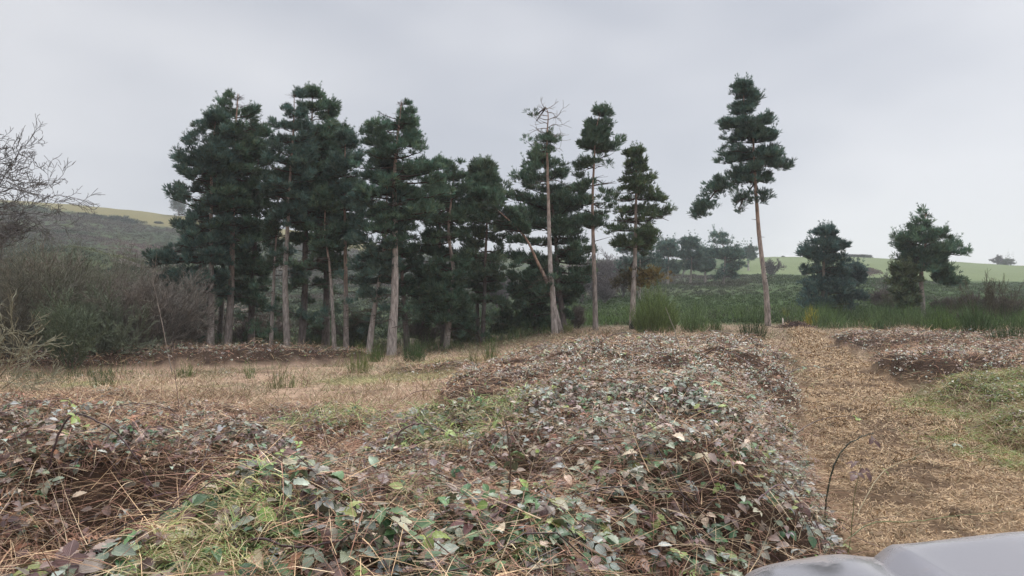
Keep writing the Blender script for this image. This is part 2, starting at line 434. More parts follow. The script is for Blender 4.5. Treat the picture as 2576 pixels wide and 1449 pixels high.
def tcolour(x, y):
    U, Y = polar(x, y)
    n1 = fbm(x * .35, y * .35, 41); n2 = fbm(x * .05, y * .05, 42); n3 = fbm(x * 1.7, y * 1.7, 43)
    def C(r, g, b): return np.array([r, g, b])[None, :]
    def mixc(c, d, k): return c * (1 - k[:, None]) + d * k[:, None]
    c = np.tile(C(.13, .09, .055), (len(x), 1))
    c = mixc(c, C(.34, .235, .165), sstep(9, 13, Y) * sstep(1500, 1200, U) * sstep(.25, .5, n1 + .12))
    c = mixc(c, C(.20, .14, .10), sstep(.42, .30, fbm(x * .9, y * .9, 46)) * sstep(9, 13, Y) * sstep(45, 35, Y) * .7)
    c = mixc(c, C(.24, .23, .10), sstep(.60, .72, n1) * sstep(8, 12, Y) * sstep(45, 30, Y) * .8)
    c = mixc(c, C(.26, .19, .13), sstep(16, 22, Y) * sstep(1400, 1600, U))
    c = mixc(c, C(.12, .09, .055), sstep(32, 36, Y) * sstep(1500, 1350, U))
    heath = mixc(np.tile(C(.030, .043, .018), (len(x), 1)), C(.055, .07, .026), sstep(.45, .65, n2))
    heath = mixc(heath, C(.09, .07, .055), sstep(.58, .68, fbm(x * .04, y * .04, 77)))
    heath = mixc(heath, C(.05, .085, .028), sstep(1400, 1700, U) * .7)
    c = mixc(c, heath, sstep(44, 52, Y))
    fr = sstep(0, 6, Y - (195 + 12 * (n2 - .5) + np.where(U < 2100, 14, 0))) * sstep(1840, 1880, U)
    c = mixc(c, C(.125, .155, .068) * (0.92 + .16 * n2[:, None]), fr)
    fl = sstep(0, 5, Y - (316 + 24 * (fbm(x * .02, y * .02, 60) - .5) + np.where(U < 120, 12, 0))) * sstep(1100, 900, U)
    c = mixc(c, C(.16, .14, .062) * (0.92 + .16 * n2[:, None]), fl)
    pm = pathmask(x, y)
    pc = mixc(np.tile(C(.26, .18, .11), (len(x), 1)), C(.10, .065, .04), sstep(.46, .62, fbm(x * 3.1, y * 3.1, 88)))
    c = mixc(c, pc, pm)
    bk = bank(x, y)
    c = mixc(c, C(.05, .031, .021), sstep(.05, .25, bk))  # ground under the banks coloured darker, as painted shade between the brambles
    return c

def make_ground():
    rs = [0.0, .3]
    while rs[-1] < 8: rs.append(rs[-1] + .045 + .012 * rs[-1])
    while rs[-1] < 1200: rs.append(rs[-1] * 1.022)
    rs = np.array(rs[1:])
    th = np.concatenate([np.linspace(R(-180), R(-50), 60, endpoint=False), np.linspace(R(-50), R(50), 520, endpoint=False), np.linspace(R(50), R(180), 60, endpoint=False)])
    nr, nth = len(rs), len(th)
    rr, tt = np.meshgrid(rs, th, indexing='ij')
    x = (rr * np.sin(tt)).ravel(); y = (rr * np.cos(tt)).ravel()
    bk = bank(x, y); pm = pathmask(x, y)
    z = H(x, y) + bk * .84
    z += pm * (fbm(x * 4, y * 4, 31) - .5) * .15 * sstep(30, 8, y)
    z += (1 - pm) * (fbm(x * 4, y * 4, 32) - .5) * .06 * sstep(30, 8, np.abs(y))
    v = np.stack([x, y, z], -1)
    a = np.arange(nr - 1)[:, None] * nth; k = np.arange(nth)[None]; k2 = (k + 1) % nth
    f = np.stack([a + k, a + nth + k, a + nth + k2, a + k2], -1).reshape(-1, 4)[:, ::-1]
    v = np.vstack([v, [[0, 0, float(H(0, .01))]]])
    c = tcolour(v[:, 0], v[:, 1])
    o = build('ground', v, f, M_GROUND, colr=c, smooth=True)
    tag(o, kind='structure')
make_ground()

# ------------------------------------------------------------------ templates
def leaflet(rows, serr=True, fold=.16, droop=.28, cols=1):
    """ovate pointed leaflet along +y, length 1; returns v, f, uv (u across -1..1, v along)"""
    V = []; UV = []
    ts = np.linspace(0, 1, rows + 1)
    for i, t in enumerate(ts):
        w = .34 * math.sin(math.pi * min(1, t ** .78)) ** .85 if 0 < t < 1 else 0.012
        if serr and 0 < i < rows: w *= 1.0 + (.09 if i % 2 else -.06)
        for s in (-1, 0, 1):
            V.append((s * w, t, abs(s) * w * fold * 1.6 - droop * t * t + (0.03 if i % 2 else 0) * abs(s)))
            UV.append((s * w / .4, t))
    Fc = []
    for i in range(rows):
        for c in (0, 1):
            a = i * 3 + c
            Fc.append([a, a + 1, a + 4, a + 3])
    return np.array(V), np.array(Fc), np.array(UV)
def trifoliate(rows, tri=True):
    v, f, u = leaflet(rows, serr=rows > 5)
    V = []; Fc = []; U = []; n = 0
    for ang, off, s in (((0, .46, 1.0), (78, .16, .80), (-74, .14, .84)) if tri else ((0, .1, 1.15),)):
        a = R(ang); p = v * s
        q = np.stack([p[:, 0] * math.cos(a) + (p[:, 1]) * math.sin(a), -p[:, 0] * math.sin(a) + p[:, 1] * math.cos(a) + off, p[:, 2] + .02 * (ang != 0)], -1)
        V.append(q); Fc.append(f + n); U.append(u); n += len(q)
    # petiole
    q = np.array([(-.012, -.6, -.12), (.012, -.6, -.12), (.012, .25, 0), (-.012, .25, 0)])
    V.append(q); Fc.append(np.array([[0, 1, 2, 3]]) + n); U.append(np.zeros((4, 2)))
    return np.concatenate(V), np.concatenate(Fc), np.concatenate(U)
LEAF_HI = trifoliate(9); LEAF_MID = trifoliate(4); LEAF_LO = trifoliate(2)
SING = {id(LEAF_HI): trifoliate(9, False), id(LEAF_MID): trifoliate(4, False), id(LEAF_LO): trifoliate(2, False)}

def tuft_template(n, L, W, seed, spread=.9):
    r = np.random.default_rng(seed); V = []; Fc = []
    for i in range(n):
        a = 2 * math.pi * i / n + r.uniform(-.4, .4); t = r.uniform(.15, spread)
        d = np.array([math.cos(a) * math.sin(t), math.sin(a) * math.sin(t), math.cos(t)])
        s = np.cross(d, r.normal(0, 1, 3)); s /= np.linalg.norm(s)
        b = np.array([0, 0, r.uniform(-.25, .15) * L]); l = L * r.uniform(.75, 1.15)
        m = b + d * l * .55
        V += [b, m + s * W * .5, b + d * l, m - s * W * .5]; k = 4 * i
        Fc.append([k, k + 1, k + 2, k + 3])
    return np.array(V), np.array(Fc)
TUFTS = [tuft_template(8, .25, .036, s, .75) for s in (1, 2, 3)]

# ------------------------------------------------------------------ pines
def interp_rows(rows, z, k):
    zz = [r[0] for r in rows][::-1]; vv = [r[k] for r in rows][::-1]
    return np.interp(z, zz, vv)

def pine(label, Y, trunk, rb, rows, cat='tree', group=None, bark=None, dens=1.0, fol=(.028, .052, .034), name='pine_tree', dead=None,
         rise=.38, depth=.8, step=.50, gapf=.05, lowgap=.16, hole=.33, extra=(), seed=0, roottop=None, lowstubs=4, twigcol=(.07, .05, .04), tuftscale=1.0, inner=.32):
    rb = rb * .64; fol = np.array(fol) * (3.6, 2.95, 2.65)
    """trunk: (u,v) waypoints bottom to top; rows: (v, uL, uR) of the crown top to bottom, all in photo pixels at distance Y"""
    global rng
    keep = rng; rng = np.random.default_rng(1000 + seed)
    rnd = random.Random(seed)
    sc_ = Y / 40.0
    P = []
    for i, (u, v) in enumerate(trunk):
        x, z = xz(u, v, Y); P.append([x, Y + rnd.uniform(-.2, .2) * (i > 0) * sc_, z])
    gz = float(H(P[0][0], P[0][1]) + .75 * bank(np.array(P[0][0]), np.array(P[0][1])))
    base = (P[0][0], P[0][1], gz)
    P[0][2] = gz - .12
    P = np.array(P)
    hh = P[-1][2] - P[0][2]
    rad = [rb * (1 - .88 * ((p[2] - P[0][2]) / hh) ** 1.15) for p in P]
    rad = [max(r, .015 * sc_) for r in rad]
    rad[0] = rb * 1.15
    TP, TR = smoothpath(P, rad, 6)
    root = empty(name, base)
    tag(root, label, cat, group)
    v, f = tube(TP, TR, 10, .04)
    a = Acc(); a.add(v, f); tr = a.build('trunk', bark or M_BARK, root, base, smooth=True)
    def trunk_at(z):
        return np.array([np.interp(z, TP[:, 2], TP[:, 0]), np.interp(z, TP[:, 2], TP[:, 1]), z]), np.interp(z, TP[:, 2], TR)
    # crown rows in metres
    rr = [(EYE - (v - VH) / F * Y - .26 * sc_, (uL - 1288) / F * Y, (uR - 1288) / F * Y) for v, uL, uR in rows]
    ztop, zbot = rr[0][0], rr[-1][0]
    S0, S1, r0, r1 = [], [], [], []
    pads = []   # centre, radius, direction
    st = step * sc_
    n = int((ztop - zbot) / st)
    cycle = 0
    for i in range(n + 1):
        z = ztop - (i + rnd.uniform(-.3, .3)) * st
        zt = min(max(z, TP[0, 2] + .3), TP[-1, 2])
        xL = interp_rows(rr, z, 1); xR = interp_rows(rr, z, 2)
        tc_, _ = trunk_at(zt)
        xc = tc_[0]
        frac = (ztop - z) / max(ztop - zbot, .1)
        eR = xR - xc; eL = xc - xL
        if group == G_CL: wk = 1 + .22 * min(1, frac * 1.6); eR *= wk; eL *= wk
        eD = max(.35 * sc_, depth * .5 * (abs(eR) + abs(eL)))
        nb = 5 if frac > .08 else 4
        wf = rnd.uniform(.90, 1.08)
        ev = i % 2 == 0; nb = 6 if ev else nb; a0 = rnd.uniform(-.12, .12) if ev else rnd.uniform(0, 6.28)
        for k in range(nb):
            if rnd.random() < gapf + lowgap * frac: continue
            az = a0 + 6.283 * k / nb + rnd.uniform(-.3, .3)
            cx, sy = math.cos(az), math.sin(az)
            if sy < -.55 and rnd.random() < .35: continue
            eX = eR if cx > 0 else eL
            if eX < .15 * sc_:
                eX = .15 * sc_
            ext = 1 / math.sqrt((cx / eX) ** 2 + (sy / eD) ** 2) * rnd.uniform(.82, 1.08) * wf; dz = rnd.uniform(-.32, .32) * sc_ * min(1, ext / sc_)
            rs = rise * (1 - frac) - .12 * frac
            tip = np.array([xc + cx * ext, tc_[1] + sy * ext, z + dz])
            zs = min(max(z - rs * ext, TP[0, 2] + .5 * sc_), TP[-1, 2] - .05)
            st_, tr_ = trunk_at(zs)
            mid = (st_ + tip) / 2 + np.array([0, 0, -.10 * ext * (1 if rs > 0 else -1)]) + np.array([rnd.uniform(-.1, .1), rnd.uniform(-.1, .1), 0]) * ext
            rbch = min(tr_ * .5, .018 * ext + .012 * sc_)
            prev = st_; pr = rbch
            m = max(3, int(ext / (.45 * sc_)) + 2)
            for q in range(1, m + 1):
                t = q / m
                c = (1 - t) ** 2 * st_ + 2 * t * (1 - t) * mid + t * t * tip
                c = c + np.array([rnd.gauss(0, .05), rnd.gauss(0, .05), rnd.gauss(0, .04)]) * sc_
                nr = rbch * (1 - .8 * t) + .004
                S0.append(prev); S1.append(c); r0.append(pr); r1.append(nr)
                prev = c; pr = nr
                if t > inner:
                    d = tip - st_; d[2] = 0; d = d / (np.linalg.norm(d) + 1e-6)
                    side = np.array([-d[1], d[0], 0])
                    for sgn in (-1.6, -.8, 0, .8, 1.6):
                        if sgn and (rnd.random() < .36 or t > .95): continue
                        off = sgn * rnd.uniform(.22, .45) * sc_ * (0.6 + .6 * math.sin(3.14 * t)) * min(1, ext / (1.2 * sc_) + .3)
                        pc = c + side * off + np.array([0, 0, rnd.uniform(-.02, .16)]) * sc_
                        if sgn:
                            S0.append(c); S1.append(pc); r0.append(nr * .6); r1.append(.006 * sc_)
                        pads.append((*pc, rnd.uniform(.13, .31) * sc_ * min(1, .6 + ext / (3 * sc_)), *d))
    last = {}
    for (u, v, ur, vr, cnt) in extra:       # extra foliage clumps hung on a limb: centre, half sizes
        cx, cz = xz(u, v, Y)
        st_, tr_ = trunk_at(min(cz + .9 * sc_, TP[-1, 2]))
        sd = cx > st_[0]
        if sd in last and abs(last[sd][0] - st_[0]) < abs(cx - st_[0]) and abs(last[sd][2] - cz) < 2.2 * sc_: st_ = last[sd]
        last[sd] = np.array([cx, st_[1], cz])
        S0.append(st_); S1.append(np.array([cx, st_[1], cz])); r0.append(.05 * sc_); r1.append(.02 * sc_)
        for q in range(cnt):
            p = np.array([cx + rnd.uniform(-1, 1) * ur / F * Y, st_[1] + rnd.uniform(-.6, .6) * sc_, cz + rnd.uniform(-1, 1) * vr / F * Y])
            S0.append(np.array([cx, st_[1], cz])); S1.append(p); r0.append(.02 * sc_); r1.append(.006 * sc_)
            d = p - st_; d[2] = 0; d = d / (np.linalg.norm(d) + 1e-6)
            pads.append((*p, rnd.uniform(.22, .36) * sc_, *d))
    # sparse drooping boughs under the closed crown
    if group == G_CL and lowstubs > 0:
        for q in range(7):
            z = zbot - rnd.uniform(0, .62) ** 1.2 * (zbot - TP[0, 2]) * 1.25
            if z < TP[0, 2] + 1.0: continue
            st_, tr_ = trunk_at(z); az = rnd.uniform(0, 6.28); ext = rnd.uniform(.6, 1.9)
            d = np.array([math.cos(az), math.sin(az), 0]); prev = st_; m = 5; pr = .025
            dens_ = rnd.random()
            for k in range(1, m + 1):
                t = k / m; c = st_ + d * ext * t + np.array([rnd.gauss(0, .04), rnd.gauss(0, .04), .15 * ext * t - .42 * ext * t * t + rnd.gauss(0, .04)])
                S0.append(prev); S1.append(c); r0.append(pr); r1.append(pr * .75); prev = c; pr *= .75
                for sgn in (-1, 1):
                    e = c + np.array([-d[1] * sgn, d[0] * sgn, 0]) * rnd.uniform(.15, .5) + d * .15 + np.array([0, 0, rnd.uniform(-.15, .08)])
                    S0.append(c); S1.append(e); r0.append(.010); r1.append(.004)
                    if t > .35 and rnd.random() < dens_ * .6: pads.append((*e, rnd.uniform(.13, .26), *d))
    # dead snags on the bare bole
    for q in range(lowstubs):
        z = rnd.uniform(TP[0, 2] + hh * .15, max(zbot, TP[0, 2] + hh * .3)); c, r_ = trunk_at(z)
        az = rnd.uniform(0, 6.28); l = rnd.uniform(.25, 1.1) * sc_
        e = c + np.array([math.cos(az) * l, math.sin(az) * l, rnd.uniform(-.15, .3) * l])
        S0.append(c); S1.append(e); r0.append(.022 * sc_); r1.append(.006 * sc_)
    if S0:
        v, f = prisms(np.array(S0), np.array(S1), r0, r1, 4)
        bmesh_ = Acc(); cc = np.tile(np.array(twigcol), (len(v), 1)); bmesh_.add(v, f, cc)
        bmesh_.build('limbs', M_TWIG, root, base)
    # needles
    if pads:
        pa = np.array(pads); pa = pa[vnoise(pa[:, 0] / sc_ * 1.6 + pa[:, 1] * .9 / sc_, pa[:, 2] / sc_ * 1.7, seed) > hole]; pa = pa[rng.uniform(0, 1, len(pa)) < min(1, 1.0 * dens)]
        cnt = 11
        n_ = len(pa) * cnt
        d = rng.normal(0, 1, (n_, 3)); d = unit(d); d[:, 2] = d[:, 2] * .62 + .2
        rad_ = np.repeat(pa[:, 3], cnt)
        pos = np.repeat(pa[:, :3], cnt, 0) + d * rad_[:, None] * (rng.uniform(.25, 1.25, n_) ** .5)[:, None]
        outw = np.repeat(pa[:, 4:7], cnt, 0)
        up = unit(d * .7 + np.array([0, 0, .75]) + outw * .45 + rng.normal(0, .18, (n_, 3)))
        rf = unit(rng.normal(0, 1, (n_, 3)))
        s1 = unit(np.cross(up, rf)); Rm = np.stack([s1, np.cross(up, s1), up], -1)
        sca = rng.uniform(.8, 1.35, n_) * sc_ * tuftscale
        padc = np.repeat(rng.uniform(.7, 1.35, len(pa)), cnt)
        base_c = np.array(fol)[None] * (padc * rng.uniform(.75, 1.3, n_))[:, None]
        hue = rng.uniform(-.12, .12, n_); base_c[:, 0] *= 1 + hue * 1.5; base_c[:, 2] *= 1 - hue
        # upright leading shoots
        sh = pa[rng.uniform(0, 1, len(pa)) < .30]; ns = len(sh)
        if ns:
            hs = np.tile(np.array([.16, .30, .43]), ns) * np.repeat(rng.uniform(.6, 1.35, ns), 3) * sc_
            lean = np.repeat(rng.normal(0, .22, (ns, 2)) + sh[:, 4:6] * .3, 3, 0)
            p3 = np.repeat(sh[:, :3], 3, 0) + np.stack([lean[:, 0] * hs, lean[:, 1] * hs, hs + .35 * np.repeat(sh[:, 3], 3)], -1)
            u3 = unit(np.concatenate([lean, np.ones((ns * 3, 1))], 1)); s3 = unit(np.cross(u3, rng.normal(0, 1, (ns * 3, 3))))
            pos = np.vstack([pos, p3]); Rm = np.concatenate([Rm, np.stack([s3, np.cross(u3, s3), u3], -1)])
            sca = np.concatenate([sca, np.tile([.85, .75, .6], ns) * sc_ * tuftscale])
            base_c = np.vstack([base_c, np.array(fol)[None] * rng.uniform(.9, 1.4, (ns * 3, 1))]); n_ = len(pos)
        A = Acc(); w = rng.integers(0, 3, n_)
        for t in range(3):
            s = w == t
            vv, ff, c_, _ = scatter(TUFTS[t][0], TUFTS[t][1], Rm[s], sca[s], pos[s], base_c[s])
            A.add(vv, ff, c_)
        A.build('crown', M_NEEDLE, root, base)
    rng = keep
    return root

G_CL = 'scots pines of the main clump'
DK = (.024, .046, .032); BL = (.024, .046, .040); OL = (.024, .042, .023)
# left clump
pine('pine with the leftmost pale bare trunk of the clump, its long boughs drooping left', 37, [(530, 883), (529, 740), (528, 547), (534, 384), (540, 300)], .26,
     [(285, 525, 560), (320, 490, 575), (351, 452, 590), (410, 440, 590), (440, 470, 590), (470, 428, 580), (516, 450, 575), (546, 470, 580), (600, 440, 570), (638, 400, 560), (655, 385, 555), (690, 430, 550), (735, 402, 545), (750, 430, 520)],
     group=G_CL, bark=M_BARKG, fol=BL, seed=1, dens=.9, extra=[(478, 600, 26, 9, 12), (440, 632, 24, 8, 12), (405, 648, 20, 7, 10), (470, 690, 26, 10, 12), (435, 722, 24, 11, 12), (415, 745, 14, 7, 7), (480, 770, 22, 14, 12)])
pine('tallest pine of the left clump, its reddish trunk standing between two darker trunks', 38, [(571, 881), (578, 740), (586, 628), (591, 379), (594, 232)], .30,
     [(226, 585, 600), (245, 548, 622), (275, 528, 645), (300, 520, 658), (345, 510, 662), (400, 505, 668), (450, 510, 665), (520, 520, 655), (580, 530, 650), (620, 540, 640)],
     group=G_CL, bark=M_BARK, fol=DK, seed=2)
pine('dark thin pine leaning behind the leftmost pale trunk', 40.5, [(552, 878), (560, 700), (566, 520), (560, 360)], .24,
     [(330, 545, 590), (380, 500, 610), (450, 490, 610), (520, 490, 600), (600, 500, 600), (650, 520, 590)],
     group=G_CL, bark=M_BARKD, fol=DK, seed=3, dens=.6)
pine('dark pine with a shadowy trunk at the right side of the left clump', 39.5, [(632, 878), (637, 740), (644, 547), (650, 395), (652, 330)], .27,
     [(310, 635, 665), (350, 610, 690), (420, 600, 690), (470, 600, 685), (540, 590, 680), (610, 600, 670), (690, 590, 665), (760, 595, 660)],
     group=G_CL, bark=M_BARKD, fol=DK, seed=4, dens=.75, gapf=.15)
pine('low dark bushy conifer at the left foot of the clump, no bare trunk showing', 39, [(478, 885), (480, 800), (482, 735)], .14,
     [(728, 470, 500), (760, 450, 530), (800, 445, 535), (850, 445, 535), (880, 450, 530)],
     group=G_CL, bark=M_BARKD, fol=(.02, .036, .028), seed=5, dens=1.0, lowgap=0, inner=.1, rise=0, lowstubs=0)
pine('slender pine with a thin grey stem, thinnest trunk left of the second tall pine', 37.5, [(681, 889), (687, 700), (697, 550), (702, 450)], .16,
     [(440, 690, 715), (480, 670, 735), (530, 665, 735), (560, 680, 725), (640, 660, 720), (680, 670, 710)],
     group=G_CL, bark=M_BARKG, fol=DK, seed=6, dens=.6, gapf=.2)
pine('tall pine with a straight grey bole and narrow pointed top, left of the second summit', 37, [(724, 893), (719, 700), (721, 600), (728, 496), (736, 330), (739, 240)], .24,
     [(233, 733, 745), (262, 722, 760), (298, 682, 775), (330, 672, 785), (370, 680, 790), (430, 680, 790), (500, 670, 790), (570, 690, 780)],
     group=G_CL, bark=M_BARKG, fol=BL, seed=7)
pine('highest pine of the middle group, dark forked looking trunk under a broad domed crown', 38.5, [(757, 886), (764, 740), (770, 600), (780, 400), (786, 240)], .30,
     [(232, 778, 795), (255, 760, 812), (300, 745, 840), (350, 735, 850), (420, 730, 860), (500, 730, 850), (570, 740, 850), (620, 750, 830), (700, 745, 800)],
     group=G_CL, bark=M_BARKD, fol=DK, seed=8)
pine('pine with thick dark trunk hidden behind slender curved stem', 40, [(819, 886), (822, 740), (824, 560), (826, 350), (826, 262)], .32,
     [(255, 815, 838), (280, 800, 860), (310, 790, 876), (340, 785, 890), (400, 790, 885), (470, 780, 900), (540, 790, 900), (600, 800, 890), (680, 790, 850)],
     group=G_CL, bark=M_BARKD, fol=DK, seed=9)
pine('slender pine whose pale stem curves left as it rises', 36.5, [(842, 882), (838, 790), (829, 673), (819, 590), (816, 500)], .17,
     [(470, 800, 835), (520, 785, 860), (570, 790, 860), (620, 800, 850)], group=G_CL, bark=M_BARKG, fol=DK, seed=10, dens=.8)
pine('straight pine with an orange tinted upper bole, last trunk before the leaning pair', 37, [(871, 885), (870, 740), (866, 600), (866, 450), (868, 350)], .21,
     [(335, 860, 885), (370, 840, 905), (430, 830, 915), (500, 830, 915), (560, 840, 910), (610, 850, 900)], group=G_CL, bark=M_BARK, fol=BL, seed=11)
pine('pine leaning to the right with a grey trunk, left neighbour of the thickest pale trunk', 35.5, [(927, 887), (938, 800), (952, 720), (969, 610), (974, 495), (975, 420)], .23,
     [(400, 940, 990), (450, 900, 1000), (500, 890, 1010), (560, 900, 1010), (620, 890, 1000), (680, 900, 980), (740, 905, 960)], group=G_CL, bark=M_BARKG, fol=BL, seed=12, dens=.8)
pine('large foremost pine with the palest thick bole and a high domed crown', 35, [(984, 893), (990, 790), (993, 720), (992, 560), (993, 440), (1002, 330), (1010, 256)], .34,
     [(250, 1000, 1020), (262, 940, 1040), (290, 925, 1045), (318, 912, 1055), (345, 925, 1062), (369, 893, 1090), (385, 900, 1115), (420, 900, 1122), (470, 905, 1110), (520, 905, 1090), (580, 920, 1070), (620, 940, 1050)],
     group=G_CL, bark=M_BARKG, fol=(.026, .052, .038), seed=13, dens=1.0, depth=.7)
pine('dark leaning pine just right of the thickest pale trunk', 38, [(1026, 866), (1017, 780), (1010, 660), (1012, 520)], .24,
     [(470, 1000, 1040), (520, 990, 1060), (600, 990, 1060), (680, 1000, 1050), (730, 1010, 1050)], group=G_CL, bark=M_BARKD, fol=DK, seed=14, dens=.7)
pine('pine with a crooked grey trunk standing in front of its darker twin', 38, [(1122, 875), (1134, 770), (1140, 680), (1129, 582), (1138, 470), (1142, 415)], .24,
     [(404, 1130, 1150), (425, 1095, 1170), (460, 1080, 1180), (510, 1060, 1185), (560, 1050, 1180), (620, 1050, 1175), (680, 1070, 1170), (740, 1060, 1160), (800, 1050, 1165)],
     group=G_CL, bark=M_BARKG, fol=DK, seed=15, dens=.8, gapf=.1)
pine('dark twin pine with a bent limb pointing left', 40, [(1115, 856), (1115, 770), (1107, 660), (1105, 540), (1100, 450)], .25,
     [(430, 1080, 1120), (480, 1060, 1140), (560, 1040, 1140), (640, 1040, 1130), (720, 1030, 1130), (800, 1040, 1130)], group=G_CL, bark=M_BARKD, fol=DK, seed=16, dens=.7, gapf=.15)
pine('thin dark pine, left of two close stems in the middle of the clump', 41, [(1202, 864), (1200, 740), (1195, 600), (1190, 470)], .18,
     [(430, 1180, 1215), (480, 1165, 1220), (560, 1160, 1215), (640, 1170, 1215), (720, 1165, 1220)], group=G_CL, bark=M_BARKD, fol=DK, seed=17, dens=.7, gapf=.1)
pine('pine with a lumpy flat topped crown, right of two close stems', 40, [(1213, 862), (1219, 740), (1221, 660), (1225, 524), (1215, 430)], .20,
     [(402, 1180, 1215), (430, 1172, 1252), (450, 1180, 1270), (500, 1175, 1280), (560, 1180, 1270), (620, 1185, 1260), (700, 1190, 1265), (770, 1180, 1260)], group=G_CL, bark=M_BARKD, fol=(.030, .052, .036), seed=18, dens=.85)
pine('pine leaning hard to the left across its neighbours with a reddish trunk', 39, [(1413, 828), (1382, 725), (1350, 655), (1318, 592), (1265, 540), (1222, 505)], .22,
     [(440, 1190, 1250), (480, 1165, 1300), (520, 1170, 1310), (560, 1200, 1300), (590, 1230, 1310)], group=G_CL, bark=M_BARK, fol=DK, seed=19, dens=.9)
pine('big dark spreading pine behind the bare topped one', 42, [(1422, 830), (1406, 720), (1395, 560), (1375, 440), (1360, 392)], .26,
     [(384, 1340, 1378), (396, 1316, 1395), (405, 1300, 1425), (450, 1285, 1430), (500, 1290, 1445), (560, 1300, 1460), (610, 1285, 1478), (650, 1290, 1480), (690, 1290, 1470), (740, 1300, 1440), (800, 1315, 1425)],
     group=G_CL, bark=M_BARKD, fol=DK, seed=20, dens=1, hole=.25)
pine('young dark conifer with foliage to the ground left of the forked trunks', 44, [(1345, 835), (1345, 760), (1345, 690)], .13,
     [(680, 1330, 1360), (720, 1305, 1380), (770, 1290, 1390), (820, 1295, 1385)], group=G_CL, bark=M_BARKD, fol=(.02, .04, .026), seed=21, lowgap=0, inner=.1, rise=0, lowstubs=0)

for i_, (u_, v0_, v1_, w_, lb_) in enumerate([(640, 840, 878, 36, 'dark low holly bush between the shadowy trunk and the left clump'), (700, 850, 885, 30, 'small dark evergreen bush right of the slender pine'), (797, 825, 884, 40, 'dark evergreen bush filling the gap below the domed crown'), (900, 800, 880, 44, 'tall dark evergreen bush left of the leaning grey pine'), (1062, 815, 872, 46, 'dark evergreen bush right of the dark leaning pine'), (1165, 800, 862, 40, 'ragged evergreen bush between the crooked pine and the close stems'), (1262, 760, 850, 44, 'dark evergreen bush right of the two close stems')]):
    pine(lb_, 42.5, [(u_, 880), (u_, (v0_ + v1_) / 2), (u_ + 2, v0_ + 8)], .1, [(v0_, u_ - w_ * .2, u_ + w_ * .25), (v0_ + 20, u_ - w_ * .5, u_ + w_ * .45), (v1_ - 20, u_ - w_ * .55, u_ + w_ * .55), (v1_, u_ - w_ * .45, u_ + w_ * .5)],
         name='evergreen_bush', cat='bush', group='evergreen bushes under the pines', bark=M_BARKD, fol=(.018, .032, .02), seed=70 + i_, lowgap=0, inner=.1, rise=0, lowstubs=0, gapf=.12)
# pine with the dead bare top
def bare_segments(p0, d0, L, r, depth, rnd, out, spread=.6, grav=.0, kink=.18, nseg=3, fork=3, up=.1, shrink=.62):
    p = np.array(p0, float); d = np.array(d0, float); d /= np.linalg.norm(d)
    n = nseg
    rr = r
    for i in range(n):
        d = d + np.array([rnd.gauss(0, kink), rnd.gauss(0, kink), rnd.gauss(0, kink) + up * .3 - grav])
        d /= np.linalg.norm(d)
        q = p + d * L / n
        r2 = max(rr * .82, out['rmin'])
        out['a'].append(p); out['b'].append(q); out['r0'].append(rr); out['r1'].append(r2)
        if depth > 0:
            for k in range(fork if i == n - 1 else (fork - 1 if rnd.random() < .85 else fork)):
                a = np.array([rnd.gauss(0, 1), rnd.gauss(0, 1), rnd.gauss(0, 1)]); a -= d * a.dot(d); a /= np.linalg.norm(a) + 1e-6
                dd = d + a * spread * rnd.uniform(.6, 1.4); dd[2] += up
                bare_segments(q, dd, L * shrink * rnd.uniform(.7, 1.1), r2 * .62, depth - 1, rnd, out, spread, grav, kink * 1.1, nseg, fork, up, shrink)
        p = q; rr = r2

root = pine('tall pine with a dead bare antler like top above sparse tufts', 38, [(1396, 834), (1390, 740), (1384, 670), (1380, 495), (1376, 355), (1379, 292), (1374, 268)], .25,
     [(340, 1318, 1372), (350, 1300, 1370), (362, 1312, 1374), (372, 1345, 1380)],
     group=G_CL, bark=M_BARKG, fol=DK, seed=22, dens=.4, extra=[(1345, 289, 6, 3, 3), (1350, 302, 3, 3, 1)], gapf=.3)
rnd = random.Random(5); out = dict(a=[], b=[], r0=[], r1=[], rmin=.008)
bx, by, bz = root.location
for v in (272, 280, 290, 300, 310, 322, 335, 348, 362):
    for s in (-1, 1):
        if rnd.random() < .22: continue
        u = np.interp(v, [268, 292, 355, 495], [1374, 1379, 1376, 1380])
        x, z = xz(u, v, 38)
        ln = np.interp(v, [268, 300, 362], [.45, .95, .75]) * rnd.uniform(.7, 1.1)
        bare_segments((x, by, z), (s, rnd.uniform(-.6, .6), .25), ln, .025, 1, rnd, out, .55, 0, .30, 4, 2, .10)
v_, f_ = prisms(np.array(out['a']), np.array(out['b']), out['r0'], out['r1'], 4)
build('dead_branches', v_ - np.array(root.location), f_, M_TWIG, root, np.tile([.26, .23, .21], (len(v_), 1)))

